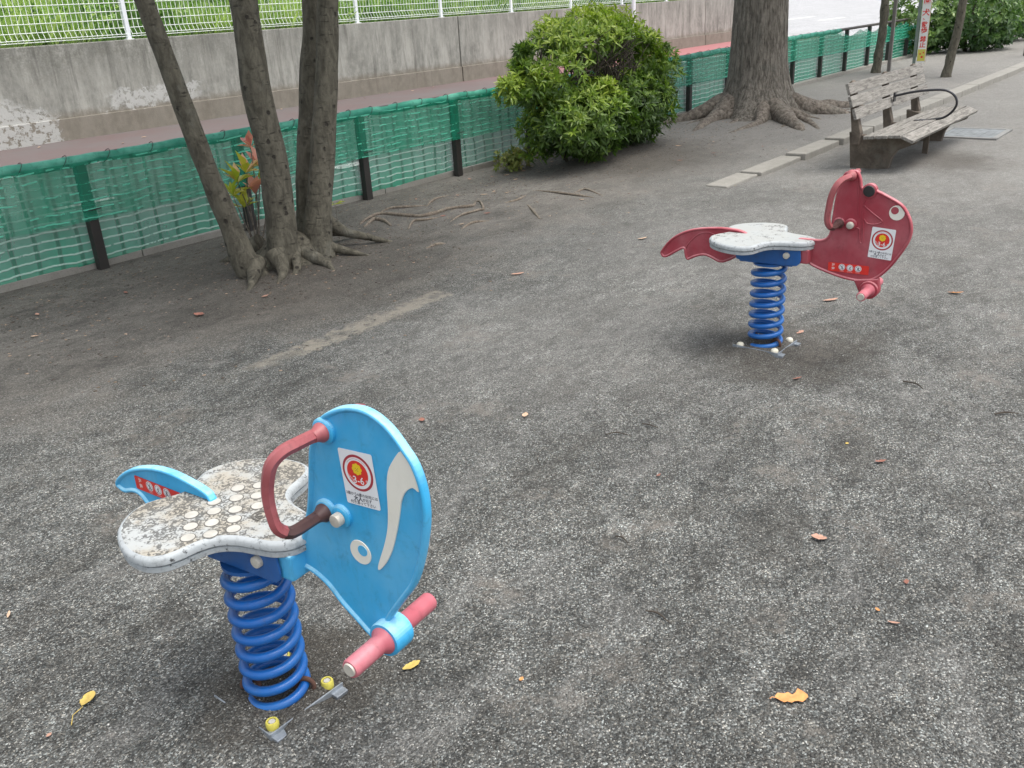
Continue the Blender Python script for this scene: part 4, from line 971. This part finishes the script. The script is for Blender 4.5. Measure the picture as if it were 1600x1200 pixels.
# lower mound in front and on the right flank
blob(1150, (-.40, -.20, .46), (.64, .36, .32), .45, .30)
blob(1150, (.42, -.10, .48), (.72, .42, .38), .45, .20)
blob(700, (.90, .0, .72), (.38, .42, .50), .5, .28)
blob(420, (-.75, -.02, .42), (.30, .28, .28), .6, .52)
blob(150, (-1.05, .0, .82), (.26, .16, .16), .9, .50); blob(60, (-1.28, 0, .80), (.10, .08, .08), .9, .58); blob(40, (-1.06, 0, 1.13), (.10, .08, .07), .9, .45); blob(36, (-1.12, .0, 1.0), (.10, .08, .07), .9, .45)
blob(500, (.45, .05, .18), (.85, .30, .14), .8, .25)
V, F, r_ = np.concatenate(VV), np.concatenate(FF), np.concatenate(RN); V[:, 2] = np.maximum(V[:, 2], .03)
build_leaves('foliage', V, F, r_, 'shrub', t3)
t4 = thing('low_plant', 'small yellowish low plant at the foot of the big round shrub', 'plant', (6.95, 5.62, 0))
P, N = shell_points(110, (0, 0, .10), (.24, .16, .12), .8); V, F, r_ = rosettes(P, N + np.array([0, 0, .5]), 6, .05, .022, rng.uniform(.3, 1, 110)); V[:, 2] = np.maximum(V[:, 2], .012); build_leaves('foliage', V, F, r_, 'yshrub', t4)
b = MB()
for i in range(8): branch(b, (0, 0, 0), (random.uniform(-.15, .15), random.uniform(-.1, .1), .15), .004, .002, .02)
b.build('stems', 'twigbark', t4)
# sapling with pink new leaves among the trunks
t5 = thing('sapling', 'small sapling with pink and yellow-green new leaves between the grey trunks', 'plant', (3.50, 5.06, .04))
b = MB(); tips = [(.07, 0, .70), (-.07, 0, .50), (.12, 0, .56), (-.11, .02, .42), (.05, 0, .40), (.0, 0, .55), (.12, -.02, .43), (-.04, .02, .33)]
for q in tips: branch(b, (0, 0, .0), q, .006, .003, .02)
b.build('stems', 'root', t5)
VV, FF, RN = [], [], []
for i, q in enumerate(tips): addl(*rosettes(np.array([q]), np.array([[0, 0, 1.0]])  , 8, .15, .06, np.array([[.10, .58, .14, .62, .16, .50, .9, .60][i]]), spread=.55))
build_leaves('leaves', np.concatenate(VV), np.concatenate(FF), np.concatenate(RN), 'pink', t5)
t5 = thing('seedling', 'tiny lime green seedling just right of the grey trunks by the net', 'plant', (4.36, 5.25, 0))
b = MB(); branch(b, (0, 0, 0), (0, 0, .2), .003, .002, .01); b.build('stem', 'root', t5)
V, F, r_ = rosettes(np.array([(0, 0, .2)]), np.array([[0, 0, 1.0]]), 6, .09, .04, np.array([.66]), spread=.8); build_leaves('leaves', V, F, r_, 'pink', t5)
# far shrubs at the upper right
def bush(label, x, y, r, n, tone, L=.12, seed=0):
    t = thing('shrub', label, 'shrub', (x, y, 0), 0); VV.clear(); FF.clear(); RN.clear()
    blob(n, (0, 0, r[2] * .98), r, .45, tone, k=6, L=L, Wd=L * .42); blob(n // 3, (r[0] * .3, -r[1] * .4, r[2] * .5), (r[0] * .7, r[1] * .6, r[2] * .45), .6, tone - .1, k=6, L=L, Wd=L * .42)
    V, F, q = np.concatenate(VV), np.concatenate(FF), np.concatenate(RN); V[:, 2] = np.maximum(V[:, 2], .05); build_leaves('foliage', V, F, q, 'hedge', t)
    b = MB()
    for i in range(9): a = random.uniform(0, 2 * PI); branch(b, (.2 * math.cos(a), .2 * math.sin(a), 0), (r[0] * .6 * math.cos(a), r[1] * .6 * math.sin(a), r[2] * 1.1), .025, .01, .1)
    b.build('stems', 'twigbark', t); return t
bush('pale green leafy shrub at the far end of the net, behind the banner sign', 21.6, 6.0, (.95, .85, .80), 800, .50)
bush('dark green shrub behind the slim leaning tree, its leaves reaching the ground', 22.2, 5.05, (1.1, .75, .85), 900, .36)
bush('tall green shrub in the far row right of the slim leaning tree', 25.0, 5.3, (1.3, .9, 1.0), 800, .38)
bush('rearmost green shrub at the upper right corner with bare ground below', 28.5, 5.3, (1.5, 1.0, 1.2), 700, .42, .14)
bush('green shrub at the right edge of the picture behind the dark post', 29.5, 3.9, (1.4, 1.0, 1.1), 600, .38, .14)
bush('deep green shrub filling the gap behind the far row of shrubs', 33.0, 6.0, (1.6, 1.4, 1.6), 600, .40, .15)

# ------------------------------------------------------------------ bench
t = thing('bench', 'weathered grey timber bench with brown legs and a curved black armrest', 'bench', (9.0, 2.45, 0))
bx0, bx1 = 7.95 - 9, 10.05 - 9
def plank(y0, z0, y1, z1, th=.026, name='slat', x0=bx0, x1=bx1, jit=.012):
    a = random.uniform(-jit, jit); d = Vector((0, y1 - y0, z1 - z0)); L = d.length; ang = math.atan2(d.z, d.y)
    M = Matrix.Translation(((x0 + x1) / 2 + a, (y0 + y1) / 2 - 2.45, (z0 + z1) / 2)) @ Matrix.Rotation(ang, 4, 'X')
    b = MB(); b.box((0, 0, 0), (x1 - x0, L, th), bev=.004, M=M); return b.build(name, 'wood', t)
plank(2.585, .288, 2.490, .294, name='seat_slat'); plank(2.480, .295, 2.388, .302, name='seat_slat'); plank(2.378, .303, 2.285, .307, name='seat_slat'); plank(2.275, .306, 2.180, .266, name='seat_slat', jit=.0)
for k in range(3):
    f0, f1 = k / 3 + .02, (k + 1) / 3 - .025
    y = lambda f: 2.665 + .105 * f; z = lambda f: .425 + .305 * f
    plank(y(f0), z(f0), y(f1), z(f1), name='back_slat')
for sx in (8.20, 9.82):
    prof = [(2.74, -.08), (2.78, .30), (2.70, .285), (2.58, .265), (2.48, .275), (2.28, .285), (2.20, .255), (2.22, .22), (2.36, .16), (2.40, .10), (2.42, .0), (2.42, -.08)]
    b = MB(); M = Matrix(((0, 0, 1, sx - 9), (1, 0, 0, -2.45), (0, 1, 0, 0), (0, 0, 0, 1))); b.poly(prof, -.035, .035, 0, M, bevel=.004); b.build('leg', 'benchleg', t)
b = MB(); b.box((.0, -.10, .12), (.022, .05, .30), bev=.003); b.box((0, .02, .272), (.03, .40, .02)); b.build('middle_support', 'benchleg', t)
for sx in (8.16, 9.0, 9.86):
    b = MB(); M = Matrix(((0, 0, 1, sx - 9), (1, 0, 0, -2.45), (0, 1, 0, 0), (0, 0, 0, 1)))
    b.poly([(2.68, .20), (2.735, .20), (2.805, .72), (2.785, .735), (2.765, .72), (2.705, .42), (2.67, .30)], -.035, .035, 0, M, bevel=.004); b.build('back_support', 'benchleg', t)
b = MB(); b.tube(smooth_open([(8.92 - 9, 2.66 - 2.45, .525), (8.95 - 9, 2.50 - 2.45, .560), (8.98 - 9, 2.36 - 2.45, .575), (9.0 - 9, 2.24 - 2.45, .572), (9.0 - 9, 2.16 - 2.45, .53), (9.0 - 9, 2.13 - 2.45, .46), (9.0 - 9, 2.16 - 2.45, .39), (9.0 - 9, 2.23 - 2.45, .335), (8.98 - 9, 2.34 - 2.45, .315), (8.95 - 9, 2.42 - 2.45, .312)], 5), .0105, 10)
b.box((-.05, -.04, .312), (.06, .10, .008)); b.box((-.08, .20, .52), (.05, .012, .08)); b.build('armrest', 'steelbar', t)

# ------------------------------------------------------------------ manhole
t = thing('manhole_cover', 'rectangular blue-grey manhole cover set in the ground right of the bench', 'manhole cover', (10.42, 2.28, -.002))
b = MB(); b.box((0, 0, 0), (.60, .50, .02), bev=.003)
for i in range(7):
    for j in range(6): b.box((-.24 + i * .08, -.2 + j * .08, .0102), (.05, .02, .0015))
b.build('plate', 'manhole', t)
b = MB()
for x0, y0, dx, dy in ((0, -.28, .66, .05), (0, .28, .66, .05), (-.33, 0, .05, .61), (.33, 0, .05, .61)): b.box((x0, y0, .001), (dx, dy, .024), bev=.003)
b.build('frame', 'frame', t)

# ------------------------------------------------------------------ signs and poles
t = thing('sign_pole', 'plain grey steel pole carrying a small pale board, right of the knobbly tree', 'sign', (17.2, 5.26, 0))
b = MB(); b.box((0, 0, .78), (.055, .055, 1.58), bev=.004); b.build('pole', 'greypole', t)
b = MB(); b.box((.10, -.16, 1.38), (.02, .5, .32), bev=.004); b.build('board', 'board', t)
t = thing('banner_sign', 'tall narrow white banner sign with red characters and a yellow foot behind the bench', 'sign', (17.1, 4.72, 0), R(15))
b = MB(); b.box((0, .098, .85), (.05, .05, 1.9), bev=.004); b.build('pole', 'greenpole', t)
b = MB(); b.box((-.03, -.005, 1.0), (.012, .135, 1.62), 0, bev=.003); b.box((-.030, -.0745, 1.0), (.014, .006, 1.62), 1)
board = b.build('board', ['board', 'orange'], t)
BM = Matrix.Translation((-.0365, -.005, 0)) @ Matrix(((0, 0, -1, 0), (-1, 0, 0, 0), (0, 1, 0, 0), (0, 0, 0, 1)))
b = MB(); b.box((0, .31, .0005), (.12, .19, .001), 0, M=BM); b.build('yellow_panel', 'yellow', board)
b = MB()
for dx, dy, q in ((.01, .28, .018), (-.02, .33, .013), (.03, .35, .012)): disc(b, dx, dy, q, .0018, 1, BM, 16)
for i, (ch, z, s_) in enumerate((('犬', .98, .115), ('、', .90, .08), ('散', .79, .10), ('歩', .70, .10), ('禁', .56, .10), ('止', .47, .10), ('園', 1.16, .11), ('内', 1.28, .11))): put_text(b, ch, s_, 0, z, .0015, 1, BM, .002)
b.build('lettering', ['yellow', 's_red'], board)
b = MB(); b.box((0, 0, .26), (.07, .07, .54), bev=.008); b.lathe([(.036, .53), (.03, .555), (.01, .56)], 12); o = b.build('bollard', 'post', loc=(20.55, 3.75, 0)); tag(o, 'dark square post at the right edge of the picture before the far shrubs', 'bollard')

# ------------------------------------------------------------------ fallen leaves and twigs
def ground_leaf(x, y, L, Wd, col, rz, label, curl=.35, stalk=0, group=None, ragged=.15):
    b = MB(); n = 9; vs = []
    for i in range(n + 1):
        k = i / n; wd = Wd * math.sin(PI * min(1, k * .94 + .03)) ** .8 * (1 + random.uniform(-ragged, ragged)) * .5
        zc = curl * L * (k - .5) ** 2 * .8 + .002
        vs += [(L * (k - .5), -wd, zc + curl * wd * .8), (L * (k - .5), 0, zc), (L * (k - .5), wd * (1 + random.uniform(-ragged, ragged)), zc + curl * wd * .5)]
    fs = []
    for i in range(n): a = i * 3; fs += [(a, a + 1, a + 4, a + 3), (a + 1, a + 2, a + 5, a + 4)]
    b.add(vs, fs, 0, True)
    if stalk: b.tube([(-L * .5, 0, .004), (-L * .5 - stalk * .5, stalk * .15, .006), (-L * .5 - stalk, -stalk * .05, .003)], .0011, 5)
    m = flatc(col); o = b.build('fallen_leaf', m, loc=(x, y, hgt(x, y) + .003), rz=rz); o.rotation_euler[0] = random.uniform(-.15, .15)
    return tag(o, label, 'leaf', group)
_fc = {}
def flatc(c):
    if c not in _fc: _fc[c] = flat('dry_leaf_%d' % len(_fc), c, .65, var=.3, sc=60)
    return _fc[c]
OR = (.62, .27, .09); RD = (.27, .115, .08); YL = (.52, .38, .10); TN = (.55, .38, .26); PK = (.44, .25, .18)
ground_leaf(.645, 1.945, .050, .036, YL, R(35), 'folded yellow leaf with a long stalk left of the blue spring rider', .5, .06)
ground_leaf(1.19, 1.375, .050, .026, YL, R(-15), 'yellow and brown leaf lying under the blue foot bar end', .4)
ground_leaf(1.62, .57, .075, .034, OR, R(-52), 'large ragged orange leaf in the bottom foreground', .3, .012, ragged=.45)
ground_leaf(2.295, .765, .045, .032, PK, R(-80), 'pale orange curled leaf alone on the open gravel, right of the blue rider', .5, ragged=.35)
ground_leaf(2.845, .765, .042, .02, RD, R(-40), 'small crumpled dark red leaf on gravel nearest the right side', .5, ragged=.4)
ground_leaf(2.51, 2.035, .040, .024, TN, R(30), 'small tan leaf on gravel midway between the two riders', .4)
ground_leaf(2.255, 2.36, .035, .022, RD, R(50), 'small red-brown leaf just beyond the blue head panel', .5)
ground_leaf(2.58, 4.39, .07, .04, RD, R(110), 'reddish curled leaf lying between left trunk and left picture edge', .6)
ground_leaf(4.07, 3.30, .085, .030, PK, R(-35), 'pinkish leaf on the ground before the surface roots', .3)
ground_leaf(4.88, 1.04, .080, .032, OR, R(-60), 'orange-brown leaf on gravel right of the red foot bar', .4, ragged=.3)
ground_leaf(4.46, 1.54, .090, .030, PK, R(-35), 'pale pink leaf seen between the red rider spring and its foot bar', .25)
ground_leaf(5.19, 3.10, .080, .030, TN, R(-20), 'tan leaf behind the tail of the red rider', .35)
ground_leaf(3.91, 1.48, .055, .022, PK, R(-10), 'small star-shaped pinkish leaf beside the red spring base', .3, ragged=.5)
ground_leaf(2.37, 1.35, .022, .014, RD, R(0), 'tiny dark red leaf scrap on the gravel in the middle', .5, ragged=.4)
ground_leaf(2.21, .49, .022, .012, RD, R(20), 'tiny maroon leaf scrap near the right edge of the foreground', .5, ragged=.4)
ground_leaf(2.05, .515, .016, .008, OR, R(60), 'tiny orange leaf crumb right of the large ragged orange leaf', .4)
ground_leaf(2.02, .465, .030, .009, PK, R(-70), 'thin pale orange leaf sliver near the right foreground edge', .4)
ground_leaf(1.31, 1.12, .015, .010, OR, R(10), 'orange leaf crumb between the blue foot bar and large orange leaf', .4)
ground_leaf(2.92, .905, .016, .012, YL, R(10), 'tiny yellow leaf speck above the crumpled dark red leaf', .4)
ground_leaf(.53, 1.91, .014, .010, PK, R(10), 'pale pink leaf crumb at the lower left corner', .4)
ground_leaf(.685, 2.465, .035, .009, TN, R(60), 'pale sliver of dry leaf at the left edge, level with the blue spring', .2)
ground_leaf(3.39, 1.28, .045, .014, RD, R(-30), 'brown curled leaf in front of the red spring base', .4)
gl = 'small dry leaf among the litter along the foot of the netted fence'
for (x, y) in [(5.78, 5.31), (6.06, 5.13), (5.9, 5.11), (6.57, 5.29), (6.06, 4.98), (5.1, 4.86), (5.32, 4.59), (4.94, 4.52), (5.49, 5.53), (6.06, 4.19), (6.6, 5.6), (6.7, 5.5), (6.9, 5.45), (7.1, 5.5), (6.45, 5.75), (7.3, 5.4), (8.6, 4.7), (9.0, 4.5), (7.9, 4.3), (8.4, 4.2), (2.6, 5.2), (2.1, 5.3), (1.9, 4.9), (3.0, 4.35), (4.1, 5.6), (8.9, 3.9), (10.2, 4.2)]:
    o = ground_leaf(x, y, random.uniform(.035, .07), .022, random.choice((PK, TN, RD, TN)), random.uniform(0, 6), gl, .4, group='dry leaves littering the bare soil'); o.name = 'litter_leaf'
for x, y, q in ((5.9, 13.3, 0), (9.9, 13.35, 0), (12.2, 13.4, 0), (12.9, 13.45, 0), (13.4, 13.3, 0), (10.3, 13.5, 0), (7.1, 12.6, 0), (14.1, 13.4, 0), (11.3, 13.5, 0), (6.6, 12.3, 0)):
    o = ground_leaf(x, y, random.uniform(.06, .10), .04, TN, random.uniform(0, 6), 'pale dry leaf on the red pavement along the foot of the concrete wall', .4, group='leaves on the red pavement'); o.location.z = .018; o.name = 'pavement_leaf'
def twig(x0, y0, x1, y1, label, r=.0025):
    b = MB(); p0 = Vector((0, 0, .004)); p1 = Vector((x1 - x0, y1 - y0, .004)); m = (p0 + p1) / 2 + Vector((random.uniform(-.15, .15) * (p1 - p0).length, random.uniform(-.15, .15) * (p1 - p0).length, .004))
    b.tube(smooth_open([p0, m, p1], 5), lerp_list([r, r * 1.2, r * .5], 11), 6); b.tube([m, m + Vector((.012, .010, .004))], r * .5, 5)
    return tag(b.build('twig', 'twigbark', loc=(x0, y0, hgt(x0, y0) + .002)), label, 'twig')
twig(2.53, 1.67, 2.57, 1.58, 'dark twig with brown litter right of the tan leaf on the gravel')
twig(2.68, 1.60, 2.68, 1.53, 'short dark twig beyond the other twig right of the tan leaf')
twig(1.97, 1.27, 1.96, 1.22, 'thin dark twig on gravel right of the blue head panel')
twig(1.71, 1.01, 1.70, .93, 'longest dark twig in the foreground, beyond the large ragged orange leaf')
twig(3.43, .54, 3.48, .47, 'dark twig lying near the right picture edge', .003)
twig(3.57, .91, 3.53, .82, 'dark twig on gravel below the red foot bar', .003)
twig(2.25, 1.78, 2.21, 1.74, 'faint thin twig between the blue head panel and tan leaf', .0016)
twig(2.89, .44, 2.85, .42, 'small hooked dark twig right of the crumpled dark red leaf', .002)

# ------------------------------------------------------------------ loose grit and litter, too many to count
def grit(name, px, py, size, mat, label, cat, flatten=.6):
    n = len(px); O = np.array([(1, 0, 0), (0, 1, 0), (-1, 0, 0), (0, -1, 0), (0, 0, 1), (0, 0, -1)], float)
    T = np.array([(0, 1, 4), (1, 2, 4), (2, 3, 4), (3, 0, 4), (1, 0, 5), (2, 1, 5), (3, 2, 5), (0, 3, 5)])
    sc = size[:, None, None] * rng.uniform(.55, 1.15, (n, 6, 1)) * np.array([1, 1, flatten]); a = rng.uniform(0, 6.28, n); el = rng.uniform(.7, 1.5, n)
    V = O[None] * sc; x = V[..., 0] * el[:, None]; y = V[..., 1]
    V[..., 0], V[..., 1] = x * np.cos(a)[:, None] - y * np.sin(a)[:, None], x * np.sin(a)[:, None] + y * np.cos(a)[:, None]
    z = np.array([hgt(u, v) for u, v in zip(px, py)]); V += np.stack([px, py, z + size * flatten * .25], 1)[:, None]
    F = (np.arange(n) * 6)[:, None, None] + T[None]
    o = build_leaves(name, V.reshape(-1, 3), F.reshape(-1, 3), np.repeat(rng.random(n), 8), mat); return tag(o, label, cat, kind='stuff')
def m_grit(name, stops):
    t = NT(name); a = t.n('ShaderNodeAttribute', attribute_name='rnd'); return t.out(t.ramp(a.outputs['Fac'], *stops), .7)
MT['grit'] = m_grit('grit', ((0, (.035, .033, .030)), (.45, (.10, .097, .090)), (.8, (.22, .215, .20)), (1, (.58, .57, .53))))
MT['litter'] = m_grit('litter_bits', ((0, (.035, .025, .018)), (.5, (.10, .07, .05)), (.8, (.26, .19, .13)), (1, (.45, .33, .24))))
n = 42000; rr_d = .55 + 3.6 * rng.random(n) ** 1.1; th = rng.uniform(R(-4), R(86), n)
gx, gy = rr_d * np.cos(th), rr_d * np.sin(th)
grit('loose_gravel', gx, gy, rng.uniform(.0015, .0032, n) * (1 + .6 * (rng.random(n) > .93)), 'grit', 'loose grey gravel grains scattered over the open ground', 'gravel', .7)
n = 5200; gx = rng.uniform(1.6, 12, n); gy = 5.9 - np.abs(rng.normal(0, 1.0, n)); m = gy > 2.8
grit('soil_litter', gx[m], gy[m], rng.uniform(.004, .012, m.sum()), 'litter', 'crumbs of bark and dead leaf on the soil under the trees', 'litter', .22)
n = 900; gx = np.concatenate([rng.normal(3.6, .5, n // 2), rng.normal(7.6, .9, n // 2)]); gy = np.concatenate([rng.normal(4.7, .4, n // 2), rng.normal(5.1, .4, n // 2)])
grit('trunk_litter', gx, gy, rng.uniform(.006, .014, n), 'litter', 'drift of brown crumbs round the grey trunks and shrub stems', 'litter', .22)
